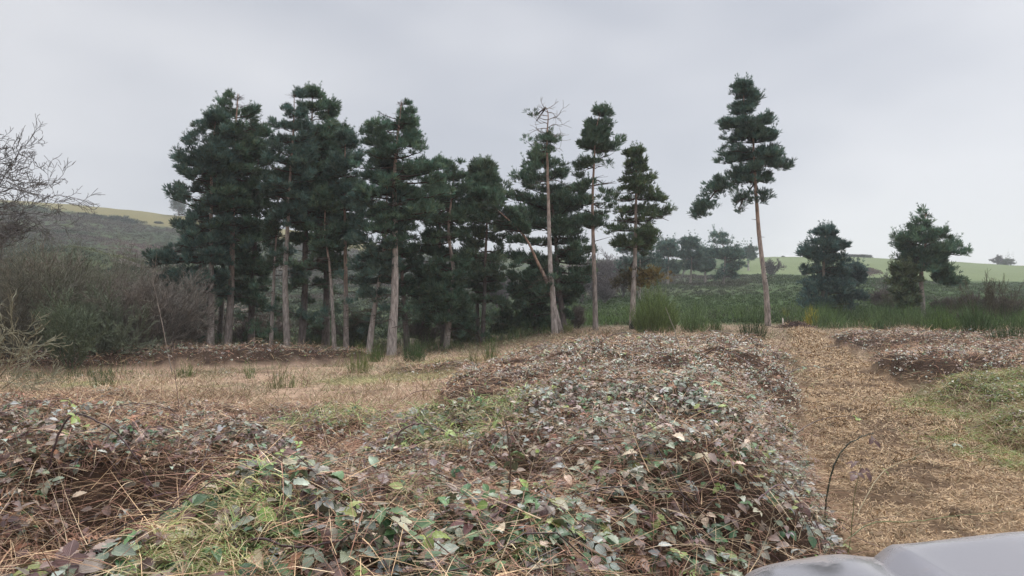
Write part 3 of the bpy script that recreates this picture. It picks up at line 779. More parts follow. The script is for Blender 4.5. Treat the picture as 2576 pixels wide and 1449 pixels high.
# right hand single pines
pine('slim tall pine with an orange grey bole, first separate pine right of the clump', 41, [(1498, 828), (1496, 740), (1493, 648), (1491, 513), (1495, 400), (1499, 330), (1512, 276)], .23,
     [(268, 1530, 1543), (276, 1494, 1542), (300, 1475, 1538), (315, 1465, 1532), (328, 1485, 1525), (342, 1452, 1550), (362, 1470, 1566), (380, 1465, 1540), (391, 1444, 1552), (420, 1455, 1550), (445, 1450, 1552), (454, 1435, 1550), (477, 1433, 1545), (520, 1440, 1540), (545, 1450, 1525), (575, 1450, 1500)],
     bark=M_BARK, fol=DK, seed=30, dens=.85, gapf=.08)
o2 = pine('olive green open crowned pine with layered flat boughs and a brown dead bough low down', 42, [(1590, 820), (1592, 740), (1597, 648), (1601, 513), (1601, 445), (1597, 388)], .27,
     [(382, 1588, 1610), (396, 1566, 1620), (412, 1568, 1625), (430, 1562, 1635), (450, 1560, 1651), (470, 1535, 1665), (495, 1530, 1698), (520, 1540, 1695), (540, 1535, 1685), (560, 1520, 1690), (580, 1512, 1640), (590, 1560, 1610), (598, 1550, 1640), (605, 1545, 1683), (628, 1534, 1670)],
     bark=M_BARKG, fol=OL, seed=31, dens=.8, gapf=.10, lowgap=.05, hole=.36, step=.46, rise=.2)
def dead_bough(root, Y, pts, colr, cnt, rad, seed):
    rnd = random.Random(seed); A, B, ra, rb_ = [], [], [], []
    by = root.location[1]
    P = [np.array([xz(u, v, Y)[0], by + .15 * k, xz(u, v, Y)[1]]) for k, (u, v) in enumerate(pts)]
    for a, b in zip(P[:-1], P[1:]): A.append(a); B.append(b); ra.append(.05); rb_.append(.035)
    V = Acc()
    tip = []
    for a in P[1:]:
        for k in range(cnt):
            e = a + np.array([rnd.gauss(0, rad), rnd.gauss(0, rad * .8), rnd.gauss(-.05, rad * .5)])
            m = (a + e) / 2 + np.array([0, 0, .1])
            A += [a, m]; B += [m, e]; ra += [.018, .01]; rb_ += [.01, .005]; tip.append(e)
    v, f = prisms(np.array(A), np.array(B), ra, rb_, 4); V.add(v, f, np.tile([.06, .045, .038], (len(v), 1)))
    lb = V.build('dead_bough', M_TWIG, root, root.location)
    tip = np.array(tip); n = len(tip) * 9
    pos = np.repeat(tip, 9, 0) + rng.normal(0, .17, (n, 3)); up = unit(rng.normal(0, .5, (n, 3)) + [0, 0, .8])
    s1 = unit(np.cross(up, rng.normal(0, 1, (n, 3)))); Rm = np.stack([s1, np.cross(up, s1), up], -1)
    vv, ff, c_, _ = scatter(TUFTS[0][0], TUFTS[0][1], Rm, rng.uniform(.7, 1.2, n), pos, np.array(colr)[None] * rng.uniform(.5, 1.5, n)[:, None])
    build('needles', vv - np.array(lb.parent.location), ff, M_NEEDLE, lb, c_)
dead_bough(o2, 42, [(1597, 668), (1618, 683), (1640, 698), (1655, 702)], (.16, .115, .035), 9, .38, 3)
dead_bough(o2, 42, [(1596, 652), (1578, 690), (1568, 712)], (.085, .07, .035), 9, .42, 4)

pine('solitary tall pine with a long reddish curving bole and a lopsided crown reaching left', 45, [(1932, 808), (1926, 740), (1919, 677), (1912, 580), (1903, 483), (1899, 386), (1892, 327), (1876, 280), (1874, 214)], .27,
     [(207, 1866, 1890), (215, 1855, 1898), (235, 1836, 1908), (250, 1834, 1910), (264, 1828, 1900), (274, 1840, 1915), (292, 1806, 1945), (305, 1815, 1947), (325, 1838, 1952), (338, 1830, 1950), (352, 1806, 1955), (375, 1805, 1975), (386, 1805, 1988), (407, 1796, 1985), (424, 1845, 1985), (440, 1855, 1985), (458, 1850, 1940)],
     bark=M_BARK, fol=(.022, .044, .036), seed=32, dens=1, depth=.75, step=.42, lowstubs=5,
     extra=[(1835, 462, 28, 12, 18), (1803, 480, 22, 14, 16), (1775, 515, 17, 16, 14), (1760, 538, 14, 9, 9), (1870, 500, 22, 16, 14), (1862, 522, 14, 9, 8), (1918, 500, 10, 12, 7)])
pine('bushy conical pine with boughs sweeping to the heath, its white trunk foot just showing', 60, [(2070, 768), (2073, 690), (2077, 620), (2078, 576)], .3,
     [(572, 2058, 2085), (582, 2033, 2098), (600, 2035, 2105), (612, 2022, 2138), (625, 2030, 2130), (645, 2030, 2130), (656, 2020, 2135), (680, 2035, 2140), (700, 2040, 2150), (720, 2028, 2160), (745, 2015, 2165), (762, 2010, 2150)],
     bark=M_BARKG, fol=(.024, .046, .044), seed=33, hole=.30, dens=1, rise=.25, lowgap=0, inner=.3, step=.5, lowstubs=0)
pine('shorter dark pine nestled at the right foot of the bushy conical one', 62, [(2140, 765), (2145, 700), (2148, 664)], .2,
     [(662, 2140, 2160), (672, 2120, 2165), (700, 2115, 2178), (730, 2115, 2182), (755, 2115, 2172)], bark=M_BARKD, fol=(.02, .038, .038), lowgap=0, hole=.1, inner=.15, seed=34, rise=.2, lowstubs=0)
p2 = pine('wide flat headed pine with an orange bole standing before the green field', 55, [(2321, 765), (2320, 700), (2324, 665), (2329, 635), (2328, 600), (2331, 560), (2333, 536)], .34,
     [(545, 2318, 2345), (552, 2296, 2370), (565, 2295, 2374), (575, 2255, 2380), (590, 2252, 2425), (602, 2262, 2430), (612, 2262, 2420), (628, 2272, 2395), (640, 2275, 2350), (652, 2262, 2400), (660, 2255, 2412), (668, 2240, 2400), (678, 2245, 2385)],
     bark=M_BARK, fol=(.026, .052, .036), seed=35, hole=.30, dens=1, depth=.7, step=.36, lowgap=0, lowstubs=0, extra=[(2375, 700, 18, 12, 16), (2395, 712, 12, 7, 8), (2333, 538, 3, 8, 3)])
pine('dark ragged evergreen bush half covering the foot of the wide flat headed pine', 54, [(2283, 765), (2284, 720), (2285, 680)], .16,
     [(664, 2258, 2290), (690, 2244, 2300), (720, 2246, 2306), (745, 2262, 2306), (760, 2275, 2302)], name='evergreen_bush', cat='bush', bark=M_BARKD, fol=(.03, .045, .025), seed=36, lowgap=0, step=.4, inner=.1, rise=0, lowstubs=0)

# far pines over the heath
G_FAR = 'distant pines on the heath skyline'
far = [
    ('hazy green conifer seen just behind the olive pine', 100, (1608, 720), 588, [(588, 1588, 1625), (612, 1560, 1645), (640, 1552, 1652), (675, 1550, 1655), (705, 1552, 1650)]),
    ('broad hazy blue green pine, widest of the distant row', 140, (1680, 692), 600, [(602, 1662, 1690), (615, 1648, 1712), (640, 1645, 1716), (670, 1650, 1712), (682, 1655, 1705)]),
    ('narrow hazy pine with a pale trunk showing below its crown', 140, (1736, 692), 600, [(600, 1724, 1742), (612, 1720, 1755), (635, 1714, 1763), (655, 1714, 1762), (672, 1718, 1755)]),
    ('smallest hazy pine between two larger ones of the distant row', 145, (1774, 690), 622, [(624, 1764, 1786), (640, 1762, 1790), (660, 1764, 1788), (676, 1766, 1784)]),
    ('large dark pyramidal pine at the right end of the distant row', 135, (1820, 692), 587, [(587, 1800, 1816), (597, 1784, 1832), (612, 1788, 1850), (625, 1785, 1868), (645, 1782, 1866), (662, 1785, 1878), (680, 1788, 1860), (688, 1790, 1850)]),
    ('faint rounded pine top beyond the large dark distant pine', 240, (1883, 668), 617, [(618, 1876, 1890), (626, 1870, 1896), (640, 1868, 1899), (648, 1874, 1895)]),
]
for i, (lb, Y, b, tv, rows) in enumerate(far):
    pine(lb, Y, [b, (b[0] + 2, (b[1] + tv) / 2), ((rows[0][1] + rows[0][2]) / 2, tv)], .28 * Y / 140 + .05, rows, group=G_FAR, bark=M_BARKG, fol=(.026, .050, .044), seed=50 + i, step=.34 * (140 / Y) ** .5, rise=.2, lowstubs=0, tuftscale=.62, inner=.3)
pine('lone pine silhouette on the skyline of the left hill', 345, [(450, 545), (449, 520), (448, 500)], .5, [(492, 444, 452), (500, 438, 456), (508, 441, 460), (518, 434, 458), (526, 436, 462), (531, 442, 456)],
     group=None, bark=M_BARKD, fol=(.03, .05, .045), seed=58, dens=.45, step=.13, tuftscale=.3, rise=.2, lowstubs=0)
pine('tiny round headed tree on the right hand skyline', 350, [(2537, 671), (2537, 664), (2537, 660)], .5, [(656, 2530, 2544), (660, 2527, 2549), (664, 2527, 2549)],
     name='round_tree', bark=M_BARKD, fol=(.03, .04, .035), seed=59, step=.12, tuftscale=.3, rise=.2, lowstubs=0)

# ------------------------------------------------------------------ bare trees and shrubs
def bare(name, label, cat, base_uvY, dirs, L, r, depth, colr, seed, group=None, kink=.16, spread=.5, up=.12, rmin=.006, fork=3, nseg=3, shrink=.62, base_z=None, grav=0, sink=.1):
    u, Y = base_uvY; x = (u - 1288) / F * Y
    z = float(H(x, Y)) if base_z is None else base_z
    rnd = random.Random(seed); out = dict(a=[], b=[], r0=[], r1=[], rmin=rmin)
    for (dx, dy, dz, k) in dirs:
        bare_segments((x + rnd.uniform(-.15, .15) * (len(dirs) > 2), Y + rnd.uniform(-.15, .15) * (len(dirs) > 2), z - sink), (dx, dy, dz), L * k, r * k, depth, rnd, out, spread, grav, kink, nseg, fork, up, shrink)
    a = np.array(out['a']); b = np.array(out['b']); r0 = np.array(out['r0']); r1 = np.array(out['r1'])
    root = empty(name, (x, Y, z)); tag(root, label, cat, group)
    thick = r0 > r * .45
    cc = np.array(colr)
    for nm, sel, sd, k in (('stems', thick, 6, .85), ('twigs', ~thick, 3, 1.0)):
        if sel.any():
            v, f = prisms(a[sel], b[sel], r0[sel], r1[sel], sd)
            build(nm, v - np.array([x, Y, z]), f, M_TWIG, root, np.repeat(cc[None] * k * np.random.default_rng(seed).uniform(.7, 1.35, (sel.sum(), 1)), 2 * sd, 0))
    return root

def fan(n, rnd, tilt=.6, k0=.7):
    out = []
    for i in range(n):
        a = 6.283 * i / n + rnd.uniform(-.4, .4); t = rnd.uniform(.2, tilt)
        out.append((math.cos(a) * t, math.sin(a) * t, 1, rnd.uniform(k0, 1)))
    return out
rn = random.Random(11)
# big bare tree whose limbs reach in from the left
xT = (-195 - 1288) / F * 22
root = empty('bare_tree', (xT, 22, float(H(xT, 22)))); tag(root, 'bare leafless tree reaching into the sky at the left edge', 'tree')
zT = root.location[2]
tp, tr_ = smoothpath([(xT, 22, zT - .2), (xT + .1, 22, zT + 2.2), (xT - .1, 22, zT + 4.2), (xT + .1, 22.1, zT + 6.5), (xT, 22, zT + 8)], [.24, .19, .15, .09, .04], 5)
v, f = tube(tp, tr_, 9, .04); build('trunk', v - np.array(root.location), f, M_BARKG, root, smooth=True)
out = dict(a=[], b=[], r0=[], r1=[], rmin=.0075); rnd = random.Random(21)
for (hz, dx, dz, L_) in ((2.9, 1, .10, 2.3), (3.6, 1, .28, 2.5), (4.1, 1, .42, 2.7), (4.6, .9, .6, 2.3), (5.2, .8, .9, 1.9), (5.9, .6, 1.0, 1.8), (6.5, .7, .9, 1.5), (5.5, 1, .5, 1.9), (3.2, 1, .25, 2.2), (4.0, -1, .5, 2.2), (4.8, -.8, .8, 2), (3.3, -1, .3, 2.3)):
    for dy in (-.45, .35):
        bare_segments((xT, 22, zT + hz + .75 + rnd.uniform(-.2, .2)), (dx, dy + rnd.uniform(-.2, .2), dz), L_ * rnd.uniform(.8, 1) * .88, .055, 4, rnd, out, .55, 0, .2, 3, 2, .10, .6)
v, f = prisms(np.array(out['a']), np.array(out['b']), out['r0'], out['r1'], 3)
build('branches', v - np.array(root.location), f, M_TWIG, root, np.tile([.12, .11, .105], (len(v), 1)))

bare('lichen_bush', 'pale yellow green lichen coated bare bush low at the left edge', 'bush', (-25, 17), [(.55, .1, 1, 1), (1, -.1, .7, 1), (.8, .3, .35, .9), (.2, -.2, 1, .9), (1, 0, .15, .8)], 1.35, .020, 3, (.22, .21, .145), 31, kink=.2, spread=.5, up=.03, rmin=.007, fork=2, shrink=.65)
G_TH = 'bare brown shrubs of the left thicket'
thick = [  # u, Y, height-ish L, colour, label
    (20, 27, 1.9, (.075, .062, .05), 'dark brown leafless shrub in the corner behind the lichen coated bush'),
    (75, 30, 2.0, (.10, .07, .055), 'reddish brown leafless shrub second from the left edge'),
    (140, 29, 2.0, (.085, .075, .055), 'dull olive brown bare shrub above the grass at the left'),
    (205, 31, 2.1, (.105, .07, .06), 'russet twiggy shrub in the middle of the left thicket'),
    (255, 28, 1.5, (.09, .09, .065), 'low grey green twiggy shrub at the front of the thicket'),
    (300, 32, 2.2, (.095, .07, .06), 'tall brown bare shrub topping the left thicket'),
    (350, 30, 1.8, (.115, .085, .075), 'pinkish grey bare shrub with fanned upright twigs'),
    (405, 31, 1.9, (.115, .09, .08), 'pale pinkish brown shrub beside the low dark conifer'),
    (440, 33, 1.7, (.10, .075, .065), 'brown shrub tucked against the first pine boughs'),
    (110, 36, 2.6, (.095, .078, .06), 'taller bare shrub standing behind the thicket at left'),
    (240, 38, 2.8, (.10, .08, .065), 'tall twiggy shrub rising behind the russet one'),
    (370, 39, 2.6, (.105, .08, .07), 'tall brown shrub behind the pinkish grey one'),
    (-60, 33, 2.8, (.09, .075, .06), 'bare shrub cut off by the left edge of the view'),
    (180, 25.5, 1.2, (.07, .075, .05), 'short dark tangled shrub at the grassy foot of the thicket'),
]
for i, (u, Y, L, c, lb) in enumerate(thick):
    bare('bare_shrub', lb, 'shrub', (u, Y), fan(10, rn, .8, .6), L * 1.32, .026, 3, tuple(np.array(c) * (1.7, 1.95, 1.85)), 100 + i, group=G_TH, kink=.16, spread=.5, up=.12, rmin=.007, fork=3, shrink=.6)
bare('sapling', 'thin leaning bare sapling with a forked side twig before the thicket', 'sapling', (705 * .0 + 437, 24), [(-.28, 0, 1, 1)], 3.3, .018, 1, (.24, .2, .17), 140, kink=.04, spread=.6, fork=1, nseg=4, shrink=.3, rmin=.006)
# understorey between trunks
G_US = 'leafless shrubs between the pine trunks'
for i, (u, Y, L, c, lb) in enumerate([(610, 43, 1.5, (.10, .08, .07), 'bare grey shrub between the dark trunks of the left clump'), (665, 44, 1.6, (.12, .085, .075), 'twiggy pinkish shrub left of the slender pine stem'),
        (790, 44, 1.5, (.09, .07, .06), 'bare shrub behind the curved slender stem'), (900, 43, 1.6, (.09, .07, .06), 'dark bare shrub left of the leaning grey pine'), (1075, 42, 1.4, (.09, .07, .06), 'twiggy shrub right of the dark leaning pine'),
        (1450, 44, 1.1, (.17, .145, .13), 'pale grey twiggy shrub right of the forked trunk feet'), (1170, 44, 1.5, (.08, .065, .055), 'dark twiggy shrub between the crooked pine and the close stems')]):
    bare('bare_shrub', lb, 'shrub', (u, Y), fan(8, rn, .8, .6), L * .75, .026, 3, c, 160 + i, group=G_US, rmin=.008, shrink=.6)
# hazy bare wood right of the clump
G_BW = 'hazy leafless trees beyond the clump'
for i, (u, Y, L, lb) in enumerate([(1505, 105, 3.4, 'hazy leafless tree just right of the slim pine trunk'), (1535, 112, 3.8, 'tallest hazy leafless tree behind the gap between two single pines'), (1568, 108, 3.2, 'hazy leafless tree partly behind the green hazy conifer'),
        (1462, 100, 3.2, 'hazy bare tree left of the slim pine trunk'), (1520, 92, 2.0, 'lower hazy bare shrub in front of the leafless trees'), (1255, 110, 3.5, 'bare hazy tree glimpsed between the central trunks'), (1490, 118, 3.6, 'rearmost hazy leafless tree')]):
    bare('bare_tree', lb, 'tree', (u, Y), fan(7, rn, .5, .7), L, .07, 3, (.15, .13, .13), 200 + i, group=G_BW, rmin=.022, shrink=.62)
bare('bare_tree', 'round leafless tree by the far green field beside the solitary pine', 'tree', (1938, 185), fan(6, rn, .6, .7), 2.6, .12, 3, (.12, .10, .095), 220, rmin=.035, shrink=.62)
bare('bare_tree', 'small thin leafless tree on the edge of the far field', 'tree', (2025, 188), fan(5, rn, .5, .6), 1.7, .07, 2, (.14, .12, .11), 221, rmin=.035)
bare('bare_tree', 'sparse leafless tree before the field between the two right hand pines', 'tree', (2227, 110), fan(5, rn, .45, .7), 2.3, .06, 2, (.12, .11, .09), 222, rmin=.022)
bare('bare_tree', 'tiny leafless tree alone on the right skyline', 'tree', (2511, 345), fan(6, rn, .5, .7), 2.6, .15, 3, (.17, .15, .16), 223, rmin=.06)
bare('dead_tree', 'dead antler like treetop above the distant pines', 'tree', (1712, 150), [(0, 0, 1, 1), (.25, 0, 1, .9)], 5.2, .12, 2, (.2, .18, .17), 224, rmin=.04, fork=2, shrink=.3)
for i, (u, L, lb) in enumerate([(2465, 2.7, 'open many stemmed bare shrub, left of the pair before the right field'), (2515, 2.6, 'tall forked bare shrub with curving green stems at the right edge'), (2425, 1.6, 'short bare shrub beside the wide pine')]):
    bare('bare_shrub', lb, 'shrub', (u, 45), [(-.7, .1, 1, .9), (-.35, -.2, 1, 1), (-.1, .2, 1, 1), (.25, 0, 1, 1), (.55, .2, 1, .95), (.85, -.1, .9, .8)], L * .66, .03, 3, (.085, .075, .05), 230 + i, kink=.12, spread=.28, up=.2, rmin=.008, fork=2, shrink=.55, group='bare shrubs before the right hand field')
for i, (u, Y, L, c, lb) in enumerate([(2540, 50, 1.5, (.09, .075, .06), 'dense dull twiggy shrub at the right edge'), (2400, 58, 1.3, (.10, .08, .07), 'low purple brown shrub right of the wide pine trunk'), (2365, 62, 1.4, (.11, .085, .075), 'low twiggy shrub behind the wide pine trunk'), (2500, 60, 1.5, (.09, .075, .065), 'purple brown shrub behind the forked bare shrub'), (2210, 75, 1.5, (.12, .09, .08), 'pinkish brown low shrub between the two right pines'), (2235, 72, 1.3, (.09, .085, .05), 'green brown low shrub left of the ragged evergreen bush'), (2450, 66, 1.5, (.1, .08, .07), 'brown shrub below the open many stemmed one')]):
    bare('bare_shrub', lb, 'shrub', (u, Y), fan(9, rn, .9, .6), L * .8, .03, 3, c, 250 + i, group='low twiggy shrubs along the right hand field edge', rmin=.012, shrink=.6)

# ------------------------------------------------------------------ heath cover on the hills
def clump_template(n, seed):
    r = np.random.default_rng(seed); V = []; Fc = []
    for i in range(n):
        a = r.uniform(0, 6.283); t = math.acos(r.uniform(.05, 1))
        p = np.array([math.cos(a) * math.sin(t), math.sin(a) * math.sin(t), math.cos(t) * .9]) * r.uniform(.55, 1)
        d = unit(p + np.array([0, 0, .7]) + r.normal(0, .3, 3)); s = unit(np.cross(d, r.normal(0, 1, 3)))
        l = r.uniform(.25, .5); w = r.uniform(.07, .14)
        V += [p - s * w, p + s * w, p + d * l]; Fc.append([3 * i, 3 * i + 1, 3 * i + 2])
    return np.array(V), np.array(Fc)
CL = [clump_template(34, s) for s in (1, 2, 3)]
def heath(n, name, label, cat, y0, y1, u0, u1, cfun, smin, smax, ok):
    Y = np.sqrt(rng.uniform(y0 ** 2, y1 ** 2, n)) ; Y = np.where(rng.uniform(0, 1, n) < .5, Y, rng.uniform(y0, y1, n))
    U = rng.uniform(u0, u1, n); x = (U - 1288) / F * Y
    k = ok(U, Y, x); U, Y, x = U[k], Y[k], x[k]; n = len(Y)
    z = H(x, Y) - .1
    s = rng.uniform(smin, smax, n) * (0.7 + .3 * Y / 120) * (.6 + .8 * fbm(x * .05, Y * .05, 12))
    a = rng.uniform(0, 6.28, n); Z = np.zeros(n); O = np.ones(n)
    Rm = np.stack([np.stack([np.cos(a), -np.sin(a), Z], -1), np.stack([np.sin(a), np.cos(a), Z], -1), np.stack([Z, Z, O], -1)], 1)
    c = cfun(U, Y, x) * rng.uniform(.72, 1.3, n)[:, None]
    A = Acc(); w = rng.integers(0, 3, n); sc3 = np.stack([s * 1.25, s * 1.25, s * rng.uniform(.75, 1.1, n)], -1)
    for t in range(3):
        q = w == t
        vv, ff, cc, _ = scatter(CL[t][0], CL[t][1], Rm[q], sc3[q], np.stack([x, Y, z], -1)[q], c[q])
        A.add(vv, ff, cc)
    o = A.build(name, M_BROOM); tag(o, label, cat, kind='stuff')
def col_right(U, Y, x):
    n2 = fbm(x * .045, Y * .045, 77)[:, None]; n3 = fbm(x * .12, Y * .12, 78)[:, None]
    g = np.array([[.036, .070, .024]]) * (1 - n3) + np.array([[.095, .135, .048]]) * n3
    p = np.array([[.10, .078, .072]])
    k = sstep(.56, .68, n2) * .4 + (sstep(125, 140, Y) * sstep(2000, 1850, U))[:, None] * .55
    return g * (1 - np.clip(k, 0, 1)) + p * np.clip(k, 0, 1)
heath(13000, 'heath', 'rough green broom and purple brown scrub sloping up beyond the single pines', 'heath', 50, 195, 1050, 2900, col_right, .35, .65,
      lambda U, Y, x: (Y < 190) & ~((pathmask(x, Y) > .3)))
def col_left(U, Y, x):
    n3 = fbm(x * .07, Y * .07, 79)[:, None]
    g = np.array([[.018, .033, .014]]) * (1 - n3) + np.array([[.048, .070, .022]]) * n3
    red = np.exp(-((U - 350) / 100) ** 2 - ((Y - 225) / 34) ** 2)[:, None]
    br = sstep(.46, .58, fbm(x * .03, Y * .03, 81))[:, None] * .8
    g = g * (1 - br) + np.array([[.085, .058, .045]]) * br
    yl = (np.exp(-((Y - 152) / 7) ** 2) * sstep(120, 200, U) * sstep(460, 330, U))[:, None] * .8
    g = g * (1 - yl) + np.array([[.17, .18, .06]]) * yl
    g = g * (1 - red) + np.array([[.17, .095, .095]]) * red
    return g
heath(16000, 'heath', 'dark green gorse and russet scrub covering the left hillside below the olive field', 'heath', 55, 322, -450, 1250, col_left, .45, .85,
      lambda U, Y, x: (Y < 316 + 24 * (fbm(x * .02, Y * .02, 60) - .5) + np.where(U < 120, 12, 0)))

# ------------------------------------------------------------------ broom
def broom_blades(n, cx, cy, rx, ry, hmin, hmax, colr, wid, lean=.25, segs=2):
    a = rng.uniform(0, 6.283, n); q = np.sqrt(rng.uniform(0, 1, n))
    x = cx + np.cos(a) * q * rx; y = cy + np.sin(a) * q * ry
    z = H(x, y) + .75 * bank(x, y) - .05
    out = np.stack([(x - cx) / max(rx, .01), (y - cy) / max(ry, .01), 0 * x], -1)
    d = np.array([0, 0, 1.]) + out * lean * rng.uniform(.3, 1.6, n)[:, None] + rng.normal(0, .09, (n, 3))
    L = rng.uniform(hmin, hmax, n) * (1.4 - .8 * q)
    v, f, k = ribbons(np.stack([x, y, z], -1), d, L, np.full(n, wid), np.full(n, .08), segs)
    c = np.repeat(np.array(colr)[None] * rng.uniform(.6, 1.4, n)[:, None], k, 0)
    # side shoots
    m = n * 2; i = rng.integers(0, n, m); t = rng.uniform(.3, .95, m)
    p = np.stack([x, y, z], -1)[i] + unit(d)[i] * (L[i] * t)[:, None]
    d2 = unit(d)[i] + rng.normal(0, .3, (m, 3))
    v2, f2, k2 = ribbons(p, d2, L[i] * .3, np.full(m, wid * .8), np.zeros(m), 1)
    c2 = np.repeat(np.array(colr)[None] * rng.uniform(.6, 1.5, m)[:, None], k2, 0)
    return v, f, c, v2, f2, c2
def broom(label, u, Y, w, h, colr, n=90, wid=None, lean=.3, name='broom_bush', group='broom bushes in the clearing'):
    x = (u - 1288) / F * Y
    root_z = float(H(x, Y)); A = Acc()
    v, f, c, v2, f2, c2 = broom_blades(int(n * 1.7), x, Y, w * .38, w * .38, h * .5, h, colr, wid or .011 * max(Y, 12) / 20, lean)
    A.add(v, f, c); A.add(v2, f2, c2)
    o = A.build(name, M_BROOM, None, (x, Y, root_z)); o.location = (x, Y, root_z)
    tag(o, label, 'bush', group)
GB = (.09, .14, .04); GD = (.055, .095, .035); GY = (.17, .19, .05)
broom('small broom tuft right of the tall sapling stem', 470, 22, .6, .55, GB, 60)
broom('broom tuft at the grassy left edge of the clearing', 262, 19, .7, .55, GD, 80)
broom('sparse broom tuft near the middle of the clearing', 712, 17.5, .8, .6, (.13, .15, .06), 60)
broom('thin broom stems standing left of centre in the clearing', 628, 21, .35, .6, GB, 30)
broom('yellow green broom before the leaning grey pine', 905, 23, .9, .95, (.15, .18, .06), 90)
broom('bright green broom at the foot of the leaning grey pine', 948, 30, .7, .8, GB, 80)
broom('dense green broom bush right of the thickest pale trunk', 1042, 29, 1.0, .9, GD, 150)
broom('slim upright broom beside the rise of the central brambles', 1233, 24, .35, .95, GB, 50)
broom('wispy broom stem left of the slim upright one', 1190, 22, .3, .6, (.13, .14, .06), 25)
broom('tallest and widest broom bush, beside the olive pine trunk', 1648, 36, 2.3, 2.1, (.125, .17, .055), 640, lean=.35, group='broom bushes at the heath edge')
broom('pale green broom right of the widest one', 1745, 37, 1.5, 1.3, (.14, .20, .08), 240, group='broom bushes at the heath edge')
broom('low green broom between pale broom and the cut path', 1800, 38, .9, .7, GB, 100, group='broom bushes at the heath edge')
broom('dark upright broom in front of the solitary pine foot', 1893, 24, .9, 1.3, (.055, .085, .035), 120, lean=.22, group='broom bushes at the heath edge')
broom('yellow broom plant at the far end of the cut path', 2041, 46, .8, 1.1, (.38, .33, .05), 70, group='broom bushes at the heath edge')
broom('small yellowish broom behind the marker stake', 1975, 58, .5, .9, (.22, .22, .05), 40, group='broom bushes at the heath edge')
broom('short green broom right of the yellow plant', 2072, 45, .5, .8, GD, 60, group='broom bushes at the heath edge')
broom('dark broom at the foot of the olive pine', 1600, 40, .9, .8, (.04, .06, .03), 90, group='broom bushes at the heath edge')
broom('low yellow green broom by the forked trunk feet', 1425, 39, .8, .6, (.14, .16, .05), 80, group='broom bushes at the heath edge')
broom('broad green broom at the right edge of the view', 2545, 24, 1.6, 1.1, GD, 140, group='broom bushes right of the path')
broom('tall dark green broom before the bare shrubs', 2455, 30, 1.6, 1.3, (.06, .10, .035), 200, group='broom bushes right of the path')
broom('green broom left of the tall dark one, right of the path', 2370, 30, 1.6, 1.0, GB, 170, group='broom bushes right of the path')
broom('lower green broom nearest the path among those on its right', 2215, 31, 1.3, .75, GD, 120, group='broom bushes right of the path')
# continuous broom belt right of the path and behind the clump
def belt(n, name, label, y0, y1, u0, u1, hmin, hmax, colr, ok=None):
    Y = rng.uniform(y0, y1, n); U = rng.uniform(u0, u1, n); x = (U - 1288) / F * Y
    k = (fbm(x * .35, Y * .35, 66) > .42) & (pathmask(x, Y) < .3)
    if ok is not None: k &= ok(U, Y)
    x, Y = x[k], Y[k]; n = len(x)
    hmod = .3 + 1.1 * sstep(.35, .7, fbm(x * .6, Y * .6, 67))
    d = np.array([0, 0, 1.]) + rng.normal(0, .32, (n, 3))
    cc = np.array(colr)[None] * (rng.uniform(.6, 1.4, n) * (.35 + 1.35 * fbm(x * .3, Y * .3, 68)))[:, None]
    v, f, kk = ribbons(np.stack([x, Y, H(x, Y) + .75 * bank(x, Y)], -1), d, rng.uniform(hmin, hmax, n) * hmod, .012 * Y / 20, np.full(n, .1), 2)
    o = build(name, v, f, M_BROOM, colr=np.repeat(cc, kk, 0)); tag(o, label, 'broom', kind='stuff')
belt(26000, 'broom_belt', 'continuous belt of green broom right of the cut path', 30, 62, 2040, 2900, .6, 1.35, (.075, .12, .038), lambda U, Y: Y > 31 + 16 * fbm(U * .012, Y * .05, 14))
belt(14000, 'broom_belt', 'green broom covering the ground behind the single pines', 44, 75, 1380, 2040, .5, 1.2, (.095, .145, .045), lambda U, Y: Y > 44 + 9 * fbm(U * .012, Y * .05, 15))
belt(12000, 'broom_belt', 'shady broom and ferns under the pine clump', 37, 50, 500, 1400, .3, .95, (.085, .115, .045))
belt(5000, 'broom_belt', 'green grassy edge before the left thicket', 18, 27, -300, 420, .15, .4, (.07, .10, .04), lambda U, Y: rng.uniform(0, 1, len(U)) < sstep(420, 150, U + 60 * np.sin(Y * 2)) * sstep(17.5, 22, Y))

# ------------------------------------------------------------------ foreground cover
PAL = np.array([(.035, .09, .03), (.085, .16, .06), (.22, .25, .17), (.17, .11, .09), (.10, .045, .036), (.25, .32, .08), (.50, .40, .29), (.30, .14, .07), (.26, .195, .15), (.32, .34, .29)])
def leafcols(x, y, n):
    g = fbm(x * .7, y * .7, 91)
    left = sstep(.5, -1.2, x)
    near = sstep(5.5, 2.5, y)
    W = np.stack([.03 + .20 * near * (1 - left), .08 + .16 * near * (1 - .6 * left), .17 + 0 * x, .12 + .16 * left, .07 + .08 * left, .02 + .07 * near * (1 - left), .06 + .03 * near, .03 + .03 * left, .20 + .08 * left, .26 - .12 * near], 1)
    W[:, 3:5] *= (.4 + 1.4 * g)[:, None]; W[:, 0:2] *= (1.6 - 1.2 * g)[:, None]
    W /= W.sum(1, keepdims=True)
    k = (rng.uniform(0, 1, n)[:, None] > np.cumsum(W, 1)).sum(1).clip(0, len(PAL) - 1)
    return PAL[k] * rng.uniform(.75, 1.3, n)[:, None] * (1 + rng.normal(0, .06, (n, 3)))

